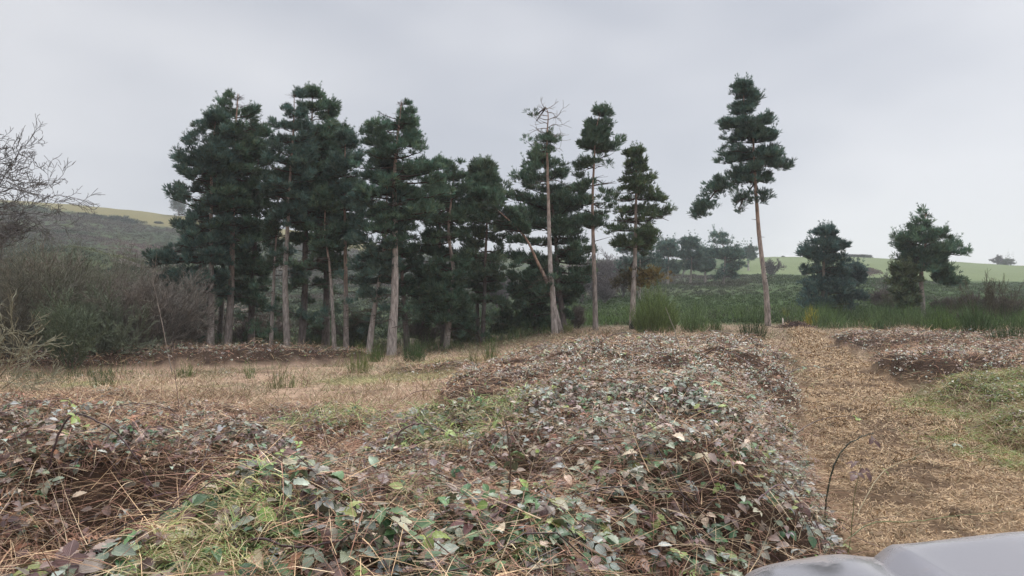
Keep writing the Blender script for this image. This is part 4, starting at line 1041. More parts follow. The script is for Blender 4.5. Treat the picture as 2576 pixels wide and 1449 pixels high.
def leafmask(x, y):
    b = bank(x, y); patch = fbm(x * 1.1, y * 1.1, 93)
    lo = np.where((x > 0) & (x < path_l(y)), .02, .10)
    m = sstep(lo, lo * 1.5 + .12, b) * (.16 + .14 * sstep(-.8, .6, x) + .78 * sstep(.43, .60, patch))
    # grassy hollow is nearly free of leaves; left bank sparser
    q = ((x + 1.55) / .7) ** 2 + ((y - 3.35) / 1.0) ** 2
    right = sstep(0, .6, x - path_r(y))
    return (m + .12 * sstep(.15, .4, b)) * (1 - .85 * np.exp(-q * q)) * (1 - .25 * sstep(.3, -1.2, x)) * (1 - right * (.30 + .7 * sstep(11, 8.5, y)))
_lm = leafmask
def leafmask(x, y):
    return np.maximum(_lm(x, y), .35 * sstep(.50, .66, fbm(x * .4, y * .4, 94)) * sstep(9, 14, y) * (1 - pathmask(x, y)) * sstep(40, 34, y))
def leaves(n, y0, y1, tpl, mat, name, label, size, k0=7.0, zr=(-.10, .06), uvs=True, yexp=1.0):
    x, y = sample(n, y0, y1, k0)
    s = rng.uniform(0, 1, len(x)) < leafmask(x, y); x, y = x[s], y[s]; n = len(x)
    z = top(x, y) + rng.uniform(zr[0], zr[1], n)
    nm = unit(np.stack([rng.normal(0, .42, n), rng.normal(-.12, .42, n), np.ones(n)], -1))
    a = rng.uniform(0, 6.283, n); d = np.stack([np.cos(a), np.sin(a), rng.normal(0, .25, n)], -1)
    Rm = frames(d - nm * np.sum(d * nm, -1, keepdims=True), -nm); Rm[:, :, 2] = nm; Rm[:, :, 0] = np.cross(Rm[:, :, 1], nm)
    sc1 = size * rng.uniform(.6, 1.25, n) * np.maximum(1, (y / 9) ** .45)
    sc3 = np.stack([sc1 * rng.uniform(.8, 1.1, n), sc1, sc1 * rng.uniform(.3, 2.0, n)], -1)
    lc = leafcols(x, y, n); pz = np.stack([x, y, z], -1); one = rng.uniform(0, 1, n) < .5; A = Acc()
    for q, tp_ in ((one, SING[id(tpl)]), (~one, tpl)):
        v, f, c, u = scatter(tp_[0], tp_[1], Rm[q], sc3[q], pz[q], lc[q], tp_[2]); A.add(v, f, c, u if uvs else None)
    o = A.build(name, mat); tag(o, label, 'brambles', kind='stuff')
leaves(16000, 1.3, 4.2, LEAF_HI, M_LEAF, 'bramble_leaves', 'nearest bramble leaves, broad and veined, grey green to maroon', .054, 4.2, (-.12, .05))
leaves(52000, 4.2, 8.5, LEAF_MID, M_LEAF, 'bramble_leaves', 'bramble leaves heaped over the middle of the bank', .042, 8.0, (-.07, .045))
leaves(100000, 8.5, 34, LEAF_LO, M_LEAFFAR, 'bramble_leaves', 'silvery bramble leaves covering the far part of the bank', .040, 1.0, (-.05, .045), uvs=False)

STR = np.array([(.54, .37, .215), (.42, .265, .16), (.32, .17, .115), (.17, .09, .06), (.60, .46, .30), (.36, .20, .14)])
def stalks(n, y0, y1, name, label, cat, k0, L0, L1, W0, mask, cols=STR, ur=(-260, 2836), tint=False, cw=None, zr=(-.10, .06), up=.25, segs=3, droop=.25, mat=None):
    x, y = sample(n, y0, y1, k0, umin=ur[0], umax=ur[1])
    s = rng.uniform(0, 1, len(x)) < mask(x, y); x, y = x[s], y[s]; n = len(x)
    z = top(x, y) + rng.uniform(zr[0], zr[1], n)
    a = rng.uniform(0, 6.283, n); d = np.stack([np.cos(a), np.sin(a), rng.normal(up, .3, n)], -1)
    sc1 = np.maximum(1, (y / 7) ** .6)
    L = rng.uniform(L0, L1, n) * np.maximum(1, (y / 9) ** .35) * ((.55 + .9 * sstep(.40, .62, fbm(x * 1.3, y * 1.3, 95))) if tint else 1)
    v, f, k = ribbons(np.stack([x, y, z], -1), d, L, W0 * rng.uniform(.6, 1.4, n) * sc1, np.full(n, droop) * rng.uniform(.3, 1.6, n), segs, curl=rng.normal(0, .25, n))
    w = rng.choice(len(cols), n, p=cw)
    c = cols[w] * rng.uniform(.75, 1.3, n)[:, None] * (.5 + .95 * fbm(x * 1.2, y * 1.2, 99))[:, None]
    if tint:
        k_ = sstep(.44, .58, fbm(x * .40, y * .40, 96))[:, None]; c = c * (np.array([[1.02, 1., 1.]]) * (1 - k_) + np.array([[.62, .70, .62]]) * k_)
    o = build(name, v, f, mat or M_STRAW, colr=np.repeat(c, k, 0)); tag(o, label, cat, kind='stuff')
notpath = lambda x, y: (1 - pathmask(x, y)) * sstep(1.0, 1.5, y + x * 0)
bankm = lambda x, y: sstep(.01, .15, bank(x, y)) * (1.05 - .55 * np.clip(leafmask(x, y), 0, 1)) * (1 - .2 * sstep(-.6, .6, x) * sstep(6, 4, y)) * (.35 + 1.0 * fbm(x * 1.9, y * 1.9, 98))
stalks(42000, 1.3, 5, 'dead_grass', 'long tan dead grass stems tangled through the nearest brambles', 'dead grass', 5, .12, .45, .0028, bankm, up=.12)
stalks(90000, 5, 11, 'dead_grass', 'tan and russet dead stems woven through the bank', 'dead grass', 8, .10, .36, .0036, bankm, up=.12)
stalks(120000, 11, 36, 'dead_grass', 'matted dead stems on the farther bramble bank', 'dead grass', 1, .12, .35, .0055, bankm, cw=[.2, .2, .2, .15, .1, .15])
# clearing turf
PINK = np.array([(.48, .36, .24), (.40, .30, .20), (.56, .45, .31), (.26, .17, .12), (.25, .25, .11)])
def clearm(x, y):
    return (1 - sstep(.1, .3, bank(x, y))) * (1 - pathmask(x, y)) * (.22 + .78 * sstep(.40, .58, fbm(x * 1.3, y * 1.3, 95)))
stalks(130000, 7.5, 38, 'dead_turf', 'pale pinkish dead grass turf of the clearing before the pines', 'dead grass', 1, .08, .34, .0060, clearm, cols=PINK, tint=True, cw=[.3, .25, .2, .15, .1], zr=(-.03, .02), up=1.0, segs=2, droop=.5)
stalks(9000, 13, 38, 'dead_stems', 'upright dark dead stems standing over the pale turf', 'dead stems', 1, .25, .7, .0045, lambda x, y: clearm(x, y) * sstep(.45, .62, fbm(x * .6, y * .6, 97)), cols=np.array([(.16, .09, .07), (.22, .13, .09), (.12, .14, .06), (.17, .20, .08)]), zr=(-.03, .02), up=2.0, segs=2, droop=.15)
stalks(9000, 3, 12, 'dead_turf', 'tan dead grass between the bramble banks', 'dead grass', 8, .10, .30, .0045, clearm, cols=STR, zr=(-.03, .02), up=.8, segs=2, droop=.5)
stalks(30000, 30, 60, 'dead_turf', 'brown dead grass and bracken litter around the tree feet', 'dead grass', 1, .15, .40, .005, lambda x, y: notpath(x, y) * .9, cols=np.array([(.20, .15, .10), (.13, .10, .065), (.26, .18, .12), (.10, .12, .05)]), zr=(-.03, .02), up=.9, segs=1, droop=.4)
# green grass patches
GG = np.array([(.26, .40, .14), (.36, .46, .18), (.50, .48, .22), (.17, .28, .09), (.60, .50, .30)])
def hit(u, v, d=10.0):
    yy = np.arange(1.4, 70, .02); x_, z_ = xz(u, v, yy); k = np.nonzero(z_ <= top(x_, yy) + .01)[0]
    yh = float(yy[k[0]]) if len(k) else d
    return (u - 1288) / F * yh, yh
def pat(u, v, rx, ry, k): return (*hit(u, v), rx, ry, k)
def patchm(lst):
    def m(x, y):
        s = 0
        for cx, cy, rx, ry, k in lst: s = s + k * np.exp(-(((x - cx) / rx) ** 2 + ((y - cy) / ry) ** 2) ** 2)
        return np.clip(s, 0, 1)
    return m
stalks(70000, 1.6, 5.2, 'green_grass', 'bright green and yellow grass tuft in the hollow at the lower left', 'grass', 5, .06, .17, .0034, patchm([pat(575, 1268, .14, .12, .9), pat(480, 1345, .14, .15, .6), pat(640, 1335, .13, .2, .6), pat(450, 1425, .2, .12, .7), pat(555, 1400, .2, .2, .2), pat(1050, 1235, .2, .2, .2), pat(1290, 1390, .2, .1, .2)]), cols=GG, cw=[.14, .14, .27, .1, .35], zr=(-.06, .04), up=.8, segs=4, droop=.9, mat=M_GRASS, ur=(300, 1400))
stalks(30000, 5, 13, 'green_grass', 'green grass patch in the gap between the two bramble banks', 'grass', 8, .06, .2, .005, patchm([pat(1155, 1065, .42, .7, 1), pat(1150, 1130, .35, .5, .8), pat(1200, 1010, .5, .8, .4), pat(820, 1045, .7, .5, .8), pat(960, 1020, 1.0, .6, .6), pat(1130, 1180, .3, .4, .45)]), cols=GG, cw=[.25, .25, .2, .2, .1], zr=(-.02, .05), up=.9, segs=3, droop=.8, mat=M_GRASS, ur=(650, 1400))
stalks(60000, 4, 13, 'green_grass', 'tussocky green and straw grass on the right side of the cut path', 'grass', 8, .12, .34, .005, patchm([pat(2500, 1010, 1.2, 1.3, 1), pat(2420, 985, .8, .9, 1), pat(2560, 1090, .8, 1.0, 1), pat(2600, 960, 1.6, 1.4, 1), pat(2650, 1150, .8, 1.2, 1)]), cols=np.array([(.22, .33, .08), (.36, .38, .14), (.46, .38, .20), (.34, .25, .13), (.17, .25, .06)]), zr=(-.06, .05), up=.5, segs=3, droop=.9, mat=M_GRASS, ur=(2150, 2836))
stalks(30000, 12, 38, 'green_grass', 'yellow green grass flecks across the clearing', 'grass', 1, .06, .2, .007, lambda x, y: patchm([(-3, 18, 3.5, 1.2, .6), (-2, 29, 5, 3, .8), (-12, 24, 6, 2, .5), (1, 25, 3, 3, .8), pat(1000, 960, 3, 1.6, .7), pat(1080, 925, 3, 3, .6), pat(760, 1000, 2.5, 1, .5), pat(2090, 905, .8, 1, .8)])(x, y) * (1 - pathmask(x, y)), cols=np.array([(.22, .24, .07), (.16, .20, .06), (.28, .25, .10)]), up=.9, segs=2, droop=.5, mat=M_GRASS)

# chopped straw mulch on the path
def mulch(n, y0, y1, k0, L0, L1, W, name, label):
    Y = np.exp(rng.uniform(math.log(y0), math.log(y1), n * 2)); Y = Y[rng.uniform(0, 1, n * 2) < np.minimum(1, Y / k0)][:n]
    x = rng.uniform(path_l(Y) - .4, path_r(Y) + np.clip((8 - Y) / 5, 0, 1) * 1.2 + .4)
    s = (rng.uniform(0, 1, len(x)) < pathmask(x, Y)) & (rng.uniform(0, 1, len(x)) < .15 + sstep(.62, .45, fbm(x * 3.1, Y * 3.1, 88))); x, Y = x[s], Y[s]; n = len(x)
    z = H(x, Y) + (fbm(x * 4, Y * 4, 31) - .5) * .15 * sstep(30, 8, Y) + rng.uniform(0, .03, n)
    a = rng.uniform(0, 6.283, n); d = np.stack([np.cos(a), np.sin(a), rng.normal(.1, .28, n)], -1)
    side = np.stack([-np.sin(a), np.cos(a), rng.normal(0, .5, n)], -1)
    sc1 = np.maximum(1, (Y / 6) ** .8)
    v, f, k = ribbons(np.stack([x, Y, z], -1), d, rng.uniform(L0, L1, n) * sc1, W * rng.uniform(.6, 1.5, n) * sc1, rng.uniform(0, .6, n), 2, side=side, curl=rng.normal(0, .35, n), taper=False)
    cl = np.array([(.45, .31, .18), (.33, .22, .125), (.54, .40, .25), (.17, .11, .07), (.27, .215, .12)])[rng.choice(5, n, p=[.3, .28, .14, .2, .08])] * rng.uniform(.75, 1.25, n)[:, None]
    o = build(name, v, f, M_STRAW, colr=np.repeat(cl, k, 0)); tag(o, label, 'straw', kind='stuff')
mulch(130000, 3, 12, 9, .02, .07, .0042, 'chopped_straw', 'chopped golden brown straw strewn thickly on the cut path')
mulch(50000, 12, 50, 1, .02, .06, .005, 'chopped_straw', 'pale straw on the narrowing far end of the cut path')

# dead bracken fronds
def frond_template(seed):
    r = np.random.default_rng(seed); V = []; Fc = []; n = 0
    K = 11
    for i in range(K):
        t = (i + .5) / K
        for s in (-1, 1):
            l = .32 * math.sin(math.pi * min(1, t * .8 + .22)) * r.uniform(.6, 1.1)
            b = np.array([0, t, -.15 * t * t]); e = b + np.array([s * l, .10 + r.uniform(-.08, .08), r.uniform(-.14, .02)]); w = .022
            V += [b + [0, -w, 0], b + [0, w, 0], e]; Fc.append([n, n + 1, n + 2]); n += 3
    V += [[-.008, -.25, 0], [.008, -.25, 0], [0, 1, -.15]]; Fc.append([n, n + 1, n + 2])
    return np.array(V, float), np.array(Fc)
A = Acc()
for sd in (1, 2, 3):
    tv, tf = frond_template(sd)
    x, y = sample(1500, 2.6, 30, 8)
    s = rng.uniform(0, 1, len(x)) < sstep(.1, .35, bank(x, y)) * (.25 + .75 * sstep(.3, -1.2, x)); x, y = x[s], y[s]; n = len(x)
    a = rng.uniform(0, 6.283, n); d = np.stack([np.cos(a), np.sin(a), rng.normal(0, .2, n)], -1)
    nm = unit(np.stack([rng.normal(0, .35, n), rng.normal(0, .35, n), np.ones(n)], -1))
    Rm = frames(d, nm)
    c = np.array([(.20, .10, .062), (.14, .075, .05), (.27, .15, .09)])[rng.integers(0, 3, n)] * rng.uniform(.7, 1.3, n)[:, None]
    v, f, cc, _ = scatter(tv, tf, Rm, rng.uniform(.12, .26, n) * np.maximum(1, (y / 10) ** .3), np.stack([x, y, top(x, y) + rng.uniform(-.05, .05, n)], -1), c)
    A.add(v, f, cc)
tag(A.build('dead_bracken', M_STRAW), 'collapsed russet bracken fronds lying over the banks', 'bracken', kind='stuff')

# thin tangled bramble stems (uncountable)
A = Acc()
x, y = sample(1500, 1.5, 26, 6)
s = rng.uniform(0, 1, len(x)) < sstep(.15, .4, bank(x, y)); x, y = x[s], y[s]
for i in range(len(x)):
    az = rng.uniform(0, 6.283); L = rng.uniform(.4, 1.3) * max(1, (y[i] / 9) ** .4); h = rng.uniform(.0, .16) * L
    ts = np.linspace(0, 1, 10); bd = rng.normal(0, .35)
    px = x[i] + np.cos(az + bd * ts) * L * ts + rng.normal(0, .006, 10); py = y[i] + np.sin(az + bd * ts) * L * ts + rng.normal(0, .006, 10)
    pz = top(px, np.maximum(py, .5)) - .03 + 4 * h * ts * (1 - ts) * (.6 + .4 * ts)
    P = np.stack([px, py, pz], -1)
    r_ = (.0022 + .0016 * rng.uniform()) * max(1, (y[i] / 5) ** .6)
    v, f = prisms(P[:-1], P[1:], np.linspace(r_, r_ * .6, 9), np.linspace(r_ * .95, r_ * .5, 9), 4)
    A.add(v, f, np.array([(.10, .05, .045), (.13, .075, .06), (.055, .035, .035), (.20, .14, .09)][rng.integers(0, 4)]))
tag(A.build('bramble_stems', M_CANE), 'tangle of thin purple brown bramble stems over the banks', 'brambles', kind='stuff')

# individual arching canes
def cane(label, Y, pts, r, colr, thorns=True, side_leaves=0, Ys=None, lie=True):
    def hit(u, v):
        yy = np.arange(1.4, 60, .02); x_, z_ = xz(u, v, yy); k = np.nonzero(z_ <= top(x_, yy) + .01)[0]
        return float(yy[k[0]]) if len(k) else Y
    ya = hit(*pts[0]); yb = hit(*pts[-1]) if lie else ya
    if abs(yb - ya) > 1.6: yb = ya + 1.6 * np.sign(yb - ya)
    Ys = list(np.linspace(ya, yb, len(pts)))
    P = [(xz(u, v, yy)[0], yy, xz(u, v, yy)[1]) for (u, v), yy in zip(pts, Ys)]
    # root both ends' first point in the bank
    gx = float(top(P[0][0], P[0][1])) - .05
    base = (P[0][0], P[0][1], min(P[0][2], gx)); P[0] = base
    P = [P[0]] + [(a, b, max(c, float(top(a, b)) + .02)) for a, b, c in P[1:]]
    PP, RR = smoothpath(P, np.linspace(r, r * .38, len(P)), 7); PP = PP + np.cumsum(rng.normal(0, .0022, PP.shape), 0) + rng.normal(0, .0015, PP.shape); side_leaves = side_leaves or (3 if thorns else 0)
    root = empty('bramble_cane', base); tag(root, label, 'bramble cane', 'arching bramble canes')
    v, f = tube(PP, RR, 6, .05); A = Acc(); A.add(v, f, colr)
    if thorns:
        i = rng.integers(1, len(PP) - 1, len(PP) * 2); d = unit(rng.normal(0, 1, (len(i), 3)) + [0, 0, .2])
        v, f = prisms(PP[i], PP[i] + d * (RR[i] + .009)[:, None], RR[i] * .6, RR[i] * .05, 4); A.add(v, f, np.array(colr) * .8)
    A.build('stem', M_CANE, root, base, smooth=True)
    for k in range(side_leaves):
        i = int(rng.integers(len(PP) // 3, len(PP)))
        d = unit(rng.normal(0, 1, (1, 3)) * [1, 1, .3] + [[0, 0, -.3]]); nm = unit(rng.normal(0, .4, (1, 3)) + [[0, -.5, 1.]])
        Rm = frames(d, nm); Rm[:, :, 0] = np.cross(Rm[:, :, 1], Rm[:, :, 2])
        v, f, c, u = scatter(LEAF_HI[0], LEAF_HI[1], Rm, np.array([.062]) * rng.uniform(.7, 1.1), (PP[i] + d[0] * .03)[None], PAL[[rng.integers(0, 6)]], LEAF_HI[2])
        build('leaf', v - np.array(base), f, M_LEAF, root, c, u)
DKC = (.075, .045, .045); GRC = (.14, .16, .06); PUR = (.16, .09, .09); TAN = (.28, .22, .12)
cane('dark arched cane looping over the left bramble bank', 5.2, [(125, 1170), (140, 1120), (165, 1060), (200, 1044), (245, 1065), (300, 1110), (350, 1170), (400, 1250), (425, 1310)], .0065, DKC, Ys=[5.2, 5.2, 5.2, 5.2, 5.0, 4.7, 4.4, 4.1, 3.9])
cane('tall slender bare stem standing in the left clearing', 8, [(455, 1040), (448, 1000), (440, 930), (434, 850)], .005, (.13, .08, .07), thorns=False, lie=False)
cane('dark thorny cane rising and bending right over the straw path', 3.2, [(2070, 1300), (2080, 1230), (2105, 1165), (2140, 1120), (2175, 1098), (2210, 1088)], .0068, (.045, .05, .03), side_leaves=1, lie=False)
cane('pale tan cane slanting up right across the path', 3.3, [(2140, 1300), (2200, 1205), (2270, 1160), (2340, 1135), (2400, 1108)], .0055, TAN)
cane('long green thorny cane lying low along the bonnet edge', 2.7, [(2110, 1350), (2190, 1315), (2290, 1308), (2400, 1292), (2500, 1285), (2572, 1284)], .0045, GRC, side_leaves=1)
cane('thin dark cane arching from the bank onto the path halfway up', 5.0, [(1975, 1100), (2020, 1075), (2070, 1052), (2130, 1048), (2175, 1052)], .006, (.09, .06, .05))
cane('slim twig arching over the upper path', 8.5, [(1960, 960), (1990, 935), (2030, 922), (2080, 928), (2120, 950)], .006, DKC)
cane('upright green shoot with leaves at the path edge', 2.9, [(2130, 1400), (2140, 1340), (2148, 1260), (2160, 1190), (2165, 1170)], .003, GRC, side_leaves=3, lie=False)
cane('thick purple thorned cane running down toward the bonnet', 2.4, [(1900, 1240), (1960, 1262), (2020, 1310), (2075, 1375), (2110, 1410)], .0055, (.20, .13, .14))
cane('brown cane lying across the lower centre', 2.6, [(1180, 1330), (1260, 1318), (1340, 1312), (1430, 1330), (1540, 1355)], .005, PUR)
cane('dark cane arching over the top right of the central bank', 7.0, [(1750, 900), (1800, 880), (1870, 905), (1930, 960), (1950, 1010)], .0065, DKC)
cane('long dark arc across the right shoulder of the central bank', 5.5, [(1620, 985), (1720, 960), (1820, 975), (1900, 1020), (1940, 1090)], .005, DKC)
cane('purple arc on the hump between the banks', 6.2, [(990, 1120), (1010, 1080), (1060, 1062), (1120, 1075), (1160, 1110)], .006, PUR)
cane('wide shallow arch above the grassy gap', 8.2, [(1000, 1010), (1040, 985), (1110, 975), (1180, 995), (1230, 1030)], .006, PUR)
cane('low dark cane across the grass tuft at the bottom left', 2.7, [(560, 1370), (640, 1355), (740, 1368), (830, 1362), (900, 1358)], .005, DKC)
cane('brown curved cane above the bright grass tuft', 3.6, [(330, 1260), (420, 1240), (530, 1248), (620, 1300)], .0045, PUR)
cane('vertical pale stem right of the grassy gap', 4.6, [(1278, 1230), (1282, 1160), (1270, 1080), (1262, 1050)], .0035, (.12, .08, .06), lie=False)
cane('arched cane at the crest of the central bank', 10, [(1490, 880), (1520, 852), (1570, 838), (1620, 850), (1650, 880)], .007, DKC)
cane('grey cane sticking up beside the widest broom bush', 14, [(1715, 885), (1700, 840), (1685, 800), (1672, 772)], .009, (.3, .27, .22), thorns=False, lie=False)

# ------------------------------------------------------------------ marker stake, brush heap, shed on the skyline
def box(A, c, s, colr=None, rotz=0):
    x, y, z = s; V = np.array([[i, j, k] for i in (-.5, .5) for j in (-.5, .5) for k in (-.5, .5)]) * [x, y, z]
    cz, sz = math.cos(rotz), math.sin(rotz); V = np.stack([V[:, 0] * cz - V[:, 1] * sz, V[:, 0] * sz + V[:, 1] * cz, V[:, 2]], -1) + np.array(c)
    Fq = np.array([[0, 1, 3, 2], [4, 6, 7, 5], [0, 4, 5, 1], [2, 3, 7, 6], [0, 2, 6, 4], [1, 5, 7, 3]])
    A.add(V, Fq, colr)
x, _ = xz(1969, 800, 44); z = float(H(x, 44))
A = Acc(); box(A, (x, 44, z + .22), (.055, .055, .5), (.60, .50, .44), .3); v4 = np.array([[x - .03, 43.97, z + .47], [x + .03, 43.97, z + .47], [x + .03, 44.03, z + .47], [x - .03, 44.03, z + .47], [x, 44, z + .56]])
A.add(v4, np.array([[0, 1, 4, 4], [1, 2, 4, 4], [2, 3, 4, 4], [3, 0, 4, 4]])[:, :4] if False else np.array([[0, 1, 4, 3], [1, 2, 3, 4]]), (.60, .50, .44))
o = A.build('marker_stake', M_STRAW, None, (x, 44, z)); o.location = (x, 44, z); tag(o, 'short pale wooden stake where the cut path ends', 'stake')
x, _ = xz(2002, 812, 42); z = float(H(x, 42)); n = 400
p = np.stack([x + rng.normal(0, .45, n), 42 + rng.normal(0, .4, n), z + rng.uniform(0, .35, n)], -1); p[:, 2] = z + (p[:, 2] - z) * np.exp(-((p[:, 0] - x) / .6) ** 2)
d = rng.normal(0, 1, (n, 3)) * [1, 1, .35]; v, f = prisms(p, p + unit(d) * rng.uniform(.2, .6, n)[:, None], np.full(n, .012), np.full(n, .005), 3)
o = build('brush_heap', v - np.array([x, 42, z]), f, M_TWIG, None, np.tile([.085, .055, .05], (len(v), 1))); o.location = (x, 42, z); tag(o, 'dark heap of cut twigs at the end of the straw path', 'brush heap')

def mat_simple(name, c, rough=.5, metal=0, spec=.5, noise=0, ns=8, coat=0):
    m, t, b = mat_new(name)
    b.inputs['Roughness'].default_value = rough; b.inputs['Metallic'].default_value = metal; b.inputs['Specular IOR Level'].default_value = spec
    b.inputs['Coat Weight'].default_value = coat; b.inputs['Coat Roughness'].default_value = .08
    tcn = N(t, 'ShaderNodeTexCoord'); nz = N(t, 'ShaderNodeTexNoise'); nz.inputs['Scale'].default_value = ns; nz.inputs['Detail'].default_value = 6
    t.links.new(tcn.outputs['Object'], nz.inputs['Vector'])
    r = N(t, 'ShaderNodeMapRange'); r.inputs['From Min'].default_value = .3; r.inputs['From Max'].default_value = .7; r.inputs['To Min'].default_value = 1 - noise; r.inputs['To Max'].default_value = 1 + noise
    t.links.new(nz.outputs['Fac'], r.inputs['Value'])
    s = N(t, 'ShaderNodeVectorMath', operation='SCALE'); s.inputs[0].default_value = c; t.links.new(r.outputs[0], s.inputs['Scale']); t.links.new(s.outputs[0], b.inputs['Base Color'])
    return m
YB = 362
x0, _ = xz(1972, 650, YB); x1, _ = xz(2028, 650, YB); xm = (x0 + x1) / 2; zb = 1.7 - (650 - VH) / F * YB - .6
rb = empty('long_shed', (xm, YB, zb)); tag(rb, 'long low pale shed roof on the skyline beyond the green field', 'shed')
A = Acc(); box(A, (0, 0, 0), (x1 - x0, 9, 2.0)); A.build('wall', mat_simple('shed_wall', (.35, .36, .38), .8, noise=.1), rb)
w = (x1 - x0) / 2 + .5
Vr = np.array([[-w, -5, 1.0], [w, -5, 1.0], [w, 0, 2.0], [-w, 0, 2.0], [-w, 5, 1.0], [w, 5, 1.0], [-w, -5, .85], [w, -5, .85], [w, 5, .85], [-w, 5, .85]])
build('roof', Vr, np.array([[0, 1, 2, 3], [3, 2, 5, 4], [6, 7, 1, 0], [9, 4, 5, 8]]), mat_simple('shed_roof', (.27, .275, .29), .5, noise=.1), rb)
# hedge line and scrub on the skyline
A = Acc(); n = 260
U = rng.uniform(2118, 2190, n); yy = 352 + rng.normal(0, 1.5, n); xx = (U - 1288) / F * yy
for t in range(3):
    s = np.arange(n) % 3 == t; m = s.sum(); I = np.tile(np.eye(3), (m, 1, 1))
    v, f, c, _ = scatter(CL[t][0], CL[t][1], I, rng.uniform(.8, 1.5, m), np.stack([xx, yy, H(xx, yy)], -1)[s], np.array([[.07, .07, .06]]) * rng.uniform(.7, 1.2, (m, 1))); A.add(v, f, c)
tag(A.build('hedge', M_BROOM), 'dark hedge along the skyline above the green field', 'hedge')
A = Acc(); n = 120
U = rng.normal(2185, 14, n); yy = 232 + rng.normal(0, 5, n); xx = (U - 1288) / F * yy
v, f, c, _ = scatter(CL[0][0], CL[0][1], np.tile(np.eye(3), (n, 1, 1)), rng.uniform(.7, 1.3, n), np.stack([xx, yy, H(xx, yy)], -1), np.array([[.15, .10, .08]]) * rng.uniform(.7, 1.2, (n, 1))); A.add(v, f, c)
tag(A.build('scrub_patch', M_BROOM), 'brown scrub patch in the middle of the green field', 'scrub')
# gorse bumps along the top of the left hill
for i, (u, Y, s) in enumerate([(295, 314, 2.6), (330, 310, 2.3), (250, 314, 1.7), (210, 316, 1.3), (398, 318, 1.2)]):
    n = 26; x = (u - 1288) / F * Y + rng.normal(0, s * .8, n); yy = Y + rng.normal(0, s * .6, n)
    v, f, c, _ = scatter(CL[i % 3][0], CL[i % 3][1], np.tile(np.eye(3), (n, 1, 1)), rng.uniform(.6, 1, n) * s * .8, np.stack([x, yy, H(x, yy)], -1), np.array([[.042, .058, .036]]) * rng.uniform(.7, 1.2, (n, 1)))
    bx_ = (u - 1288) / F * Y; bz_ = float(H(bx_, Y)); o = build('gorse_bush', v - np.array([bx_, Y, bz_]), f, M_BROOM, None, c); o.location = (bx_, Y, bz_)
    tag(o, ['largest dark gorse bush on the lower edge of the olive field', 'dark gorse bush just right of the largest one on the field edge', 'dark gorse bush left of the largest on the hill', 'small gorse bush farthest left along the olive field edge', 'small gorse bush farthest right along the olive field edge'][i], 'bush', 'gorse bushes below the olive field')

# ------------------------------------------------------------------ car (its front corner shows at the lower right)
M_PAINT = mat_simple('silver_paint', (.50, .475, .49), .26, .8, .5, .22, 2.2, .3)
def mat_paint():
    m, t, b = mat_new('silver_paint')
    tcn = N(t, 'ShaderNodeTexCoord'); sx = N(t, 'ShaderNodeSeparateXYZ'); t.links.new(tcn.outputs['Object'], sx.inputs[0])
    nz = N(t, 'ShaderNodeTexNoise'); nz.inputs['Scale'].default_value = 7; nz.inputs['Detail'].default_value = 8; nz.inputs['Roughness'].default_value = .7; t.links.new(tcn.outputs['Object'], nz.inputs['Vector'])
    n2 = N(t, 'ShaderNodeTexNoise'); n2.inputs['Scale'].default_value = 260; n2.inputs['Detail'].default_value = 2; t.links.new(tcn.outputs['Object'], n2.inputs['Vector'])
    # road dirt gathers along the nose of the car
    e = N(t, 'ShaderNodeMapRange'); t.links.new(sx.outputs['Y'], e.inputs['Value']); e.inputs['From Min'].default_value = 1.86; e.inputs['From Max'].default_value = 2.06
    a = N(t, 'ShaderNodeMath', operation='MULTIPLY_ADD'); t.links.new(e.outputs[0], a.inputs[0]); a.inputs[1].default_value = .34; t.links.new(nz.outputs['Fac'], a.inputs[2])
    d = N(t, 'ShaderNodeMapRange'); t.links.new(a.outputs[0], d.inputs['Value']); d.inputs['From Min'].default_value = .60; d.inputs['From Max'].default_value = 1.05
    mx_ = N(t, 'ShaderNodeMixRGB'); mx_.inputs['Color1'].default_value = (.46, .44, .455, 1); mx_.inputs['Color2'].default_value = (.16, .115, .085, 1); t.links.new(d.outputs[0], mx_.inputs['Fac'])
    t.links.new(mx_.outputs[0], b.inputs['Base Color'])
    r = N(t, 'ShaderNodeMapRange'); t.links.new(d.outputs[0], r.inputs['Value']); r.inputs['To Min'].default_value = .13; r.inputs['To Max'].default_value = .6; t.links.new(r.outputs[0], b.inputs['Roughness'])
    me_ = N(t, 'ShaderNodeMapRange'); t.links.new(d.outputs[0], me_.inputs['Value']); me_.inputs['To Min'].default_value = .85; me_.inputs['To Max'].default_value = .1; t.links.new(me_.outputs[0], b.inputs['Metallic'])
    bp = N(t, 'ShaderNodeBump'); bp.inputs['Strength'].default_value = .12; bp.inputs['Distance'].default_value = .001; t.links.new(n2.outputs['Fac'], bp.inputs['Height']); t.links.new(bp.outputs[0], b.inputs['Normal'])
    return m
M_PAINT = mat_paint()
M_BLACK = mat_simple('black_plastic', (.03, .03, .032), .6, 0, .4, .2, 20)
M_TYRE = mat_simple('tyre_rubber', (.02, .02, .02), .85, 0, .3, .3, 20)
M_RIM = mat_simple('alloy', (.5, .5, .5), .35, .8)
M_GLASS = mat_simple('car_glass', (.02, .025, .028), .05, 0, .8)
M_LAMP = mat_simple('lamp_lens', (.6, .62, .65), .08, 0, .8)
CX = 1.52
car = empty('parked_car', (CX, .06, .012)); tag(car, 'silver grey car with a dusty bonnet in the lower right corner', 'car')
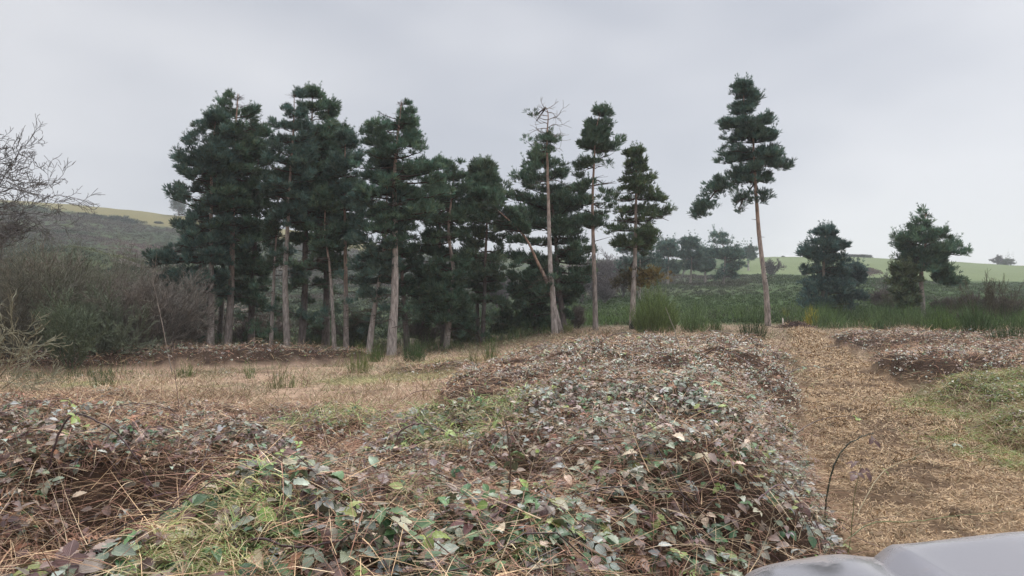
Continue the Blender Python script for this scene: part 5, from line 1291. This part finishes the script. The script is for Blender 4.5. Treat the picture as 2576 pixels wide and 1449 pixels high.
def loft(name, stations, mat, parent, sub=2, mirror=True):
    """stations: (y, [(x,z)...]) half sections from sill to centre line"""
    n = len(stations[0][1]); V = []
    for y, pts in stations:
        full = [(-a, b) for a, b in pts] + [(a, b) for a, b in pts[::-1][1:]] if abs(pts[-1][0]) < 1e-6 else None
        V += [(a, y, b) for a, b in full]
    k = 2 * n - 1; Fq = []
    for i in range(len(stations) - 1):
        for j in range(k - 1): Fq.append([i * k + j, (i + 1) * k + j, (i + 1) * k + j + 1, i * k + j + 1])
    o = build(name, np.array(V, float), np.array(Fq), mat, parent, smooth=True)
    md = o.modifiers.new('sub', 'SUBSURF'); md.levels = sub; md.render_levels = sub
    return o
def sect(w, zt, zb=.32):
    zt = zt + .02   # lower body + wing top
    return [(w * .86, zb), (w * .97, zb + .10), (w, zb + .35), (w * .995, zt - .20), (w * .982, zt - .115), (w * .955, zt - .065), (w * .88, zt - .040), (w * .76, zt - .022), (w * .64, zt - .006), (w * .58, zt - .02), (w * .3, zt - .03), (0, zt - .03)]
body = [(2.19, sect(.74, .60)), (2.20, sect(.78, .70)), (2.17, sect(.84, .82)), (2.14, sect(.86, .905)), (2.09, sect(.895, .945)), (1.97, sect(.925, .968)), (1.6, sect(.935, .985)), (1.0, sect(.91, .995)), (.6, sect(.91, 1.01)), (0, sect(.91, 1.01)), (-1.0, sect(.91, 1.02)), (-1.9, sect(.90, 1.02)), (-2.2, sect(.86, .98)), (-2.28, sect(.82, .80)), (-2.29, sect(.78, .62))]
loft('body', body, M_PAINT, car)
def bon(z, w=.555, r=0.0):
    z = z - .026
    return [(w, z - .085), (w - .006, z - .075), (w - .035, z - .045), (w - .085, z - .002), (w - .105, z + .004), (w - .13, z + .002), (w - .3, z + .022), (0, z + .052)]
loft('bonnet', [(2.125, bon(.93, .50)), (2.105, bon(.975, .52)), (2.06, bon(1.012, .54)), (2.0, bon(1.028, .553)), (1.9, bon(1.036)), (1.5, bon(1.05, .575)), (1.0, bon(1.062, .60)), (.68, bon(1.066, .62)), (.62, bon(1.04, .62))], M_PAINT, car)
cab = [(.72, [(.80, 1.0), (.78, 1.02), (.70, 1.03), (.4, 1.035), (0, 1.04)]), (.62, [(.82, 1.0), (.80, 1.06), (.72, 1.075), (.4, 1.08), (0, 1.085)]), (-.10, [(.86, 1.0), (.74, 1.50), (.66, 1.545), (.4, 1.565), (0, 1.57)]), (-.28, [(.87, 1.0), (.73, 1.54), (.65, 1.59), (.4, 1.61), (0, 1.62)]), (-1.2, [(.87, 1.0), (.73, 1.56), (.65, 1.61), (.4, 1.63), (0, 1.64)]), (-1.95, [(.85, 1.0), (.72, 1.50), (.64, 1.56), (.4, 1.58), (0, 1.59)]), (-2.22, [(.80, .98), (.74, 1.10), (.66, 1.13), (.4, 1.14), (0, 1.15)])]
loft('cabin', cab, M_PAINT, car)
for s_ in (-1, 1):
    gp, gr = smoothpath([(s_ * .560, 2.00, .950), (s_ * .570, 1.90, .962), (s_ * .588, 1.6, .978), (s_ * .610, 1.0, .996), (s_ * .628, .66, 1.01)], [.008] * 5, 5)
    v, f = tube(gp, gr, 6); build('dark_gap_strip', v, f, M_BLACK, car, smooth=True)  # added black strip draws the dark crease of the bonnet's panel gap
def quadpanel(name, pts, mat, th=.006, par=car):
    P = np.array(pts, float); nrm = np.cross(P[1] - P[0], P[3] - P[0]); nrm /= np.linalg.norm(nrm)
    V = np.vstack([P + nrm * th, P - nrm * th]); Fq = np.array([[0, 1, 2, 3], [7, 6, 5, 4], [0, 4, 5, 1], [1, 5, 6, 2], [2, 6, 7, 3], [3, 7, 4, 0]])
    return build(name, V, Fq, mat, par)
quadpanel('windscreen', [(-.70, .60, 1.10), (.70, .60, 1.10), (.62, -.08, 1.575), (-.62, -.08, 1.575)], M_GLASS, .012)
quadpanel('rear_window', [(.66, -2.20, 1.18), (-.66, -2.20, 1.18), (-.60, -1.99, 1.54), (.60, -1.99, 1.54)], M_GLASS, .02)
for s in (-1, 1):
    for y0, y1, y2, y3 in ((.38, -.42, -.42, -.12), (-.50, -1.30, -1.30, -.50), (-1.38, -2.0, -1.82, -1.38)):
        quadpanel('side_window', [(s * .865, y0, 1.08), (s * .865, y1, 1.08), (s * .765, y2, 1.49), (s * .765, y3, 1.49)], M_GLASS, .012)
    for y in (-.35, -1.25):
        A = Acc(); box(A, (s * .925, y, .88), (.03, .18, .03)); A.build('door_handle', M_PAINT, car)
    A = Acc(); box(A, (s * 1.0, .42, 1.12), (.20, .10, .14)); o = A.build('wing_mirror', M_BLACK, car); b_ = o.modifiers.new('b', 'BEVEL'); b_.width = .03; b_.segments = 3
    quadpanel('headlight', [(s * .50, 2.203, .66), (s * .74, 2.170, .67), (s * .76, 2.150, .80), (s * .52, 2.190, .80)], M_LAMP, .02)
A = Acc(); box(A, (0, 2.20, .70), (.9, .03, .17)); A.build('grille', M_BLACK, car)
A = Acc(); box(A, (0, 2.20, .42), (1.5, .06, .16)); A.build('bumper', M_BLACK, car)
def wheel(sx, y):
    e = bpy.data.objects.new('wheel', None); col.objects.link(e); e.parent = car; e.location = (sx * .80, y, .335)
    prof = [(.20, -.09), (.30, -.115), (.33, -.08), (.338, 0), (.33, .08), (.30, .115), (.20, .09)]
    S = 36; V = []; Fq = []
    for k in range(S):
        t = 6.283185 * k / S
        for r_, w_ in prof: V.append((w_, math.cos(t) * r_, math.sin(t) * r_))
    m = len(prof)
    for k in range(S):
        for j in range(m): Fq.append([k * m + j, k * m + (j + 1) % m, ((k + 1) % S) * m + (j + 1) % m, ((k + 1) % S) * m + j])
    build('tyre', np.array(V), np.array(Fq), M_TYRE, e, smooth=True)
    A = Acc()
    for k in range(5):
        t = 6.283 * k / 5; 
        A.add(np.array([[sx * .08, math.cos(t + a) * r_, math.sin(t + a) * r_] for r_, a in ((.03, -.6), (.03, .6), (.205, .16), (.205, -.16))] + [[sx * .05, math.cos(t + a) * r_, math.sin(t + a) * r_] for r_, a in ((.03, -.6), (.03, .6), (.205, .16), (.205, -.16))]), np.array([[0, 1, 2, 3], [7, 6, 5, 4], [0, 4, 5, 1], [1, 5, 6, 2], [2, 6, 7, 3], [3, 7, 4, 0]]))
    A.build('rim', M_RIM, e)
for sx in (-1, 1):
    for y in (1.35, -1.4): wheel(sx, y)

# ------------------------------------------------------------------ haze: one even box of damp air
hb = Acc(); box(hb, (0, 300, 26), (1500, 900, 70))
hm = bpy.data.materials.new('haze_air'); hm.use_nodes = True; t = hm.node_tree; t.nodes.clear()
oo = N(t, 'ShaderNodeOutputMaterial'); pv = N(t, 'ShaderNodeVolumePrincipled'); t.links.new(pv.outputs[0], oo.inputs['Volume'])
pv.inputs['Color'].default_value = (.93, .96, 1, 1); pv.inputs['Density'].default_value = .00052; pv.inputs['Anisotropy'].default_value = 0.0
ho = hb.build('haze', hm); tag(ho, 'thin damp haze over the heath', 'haze', kind='stuff')
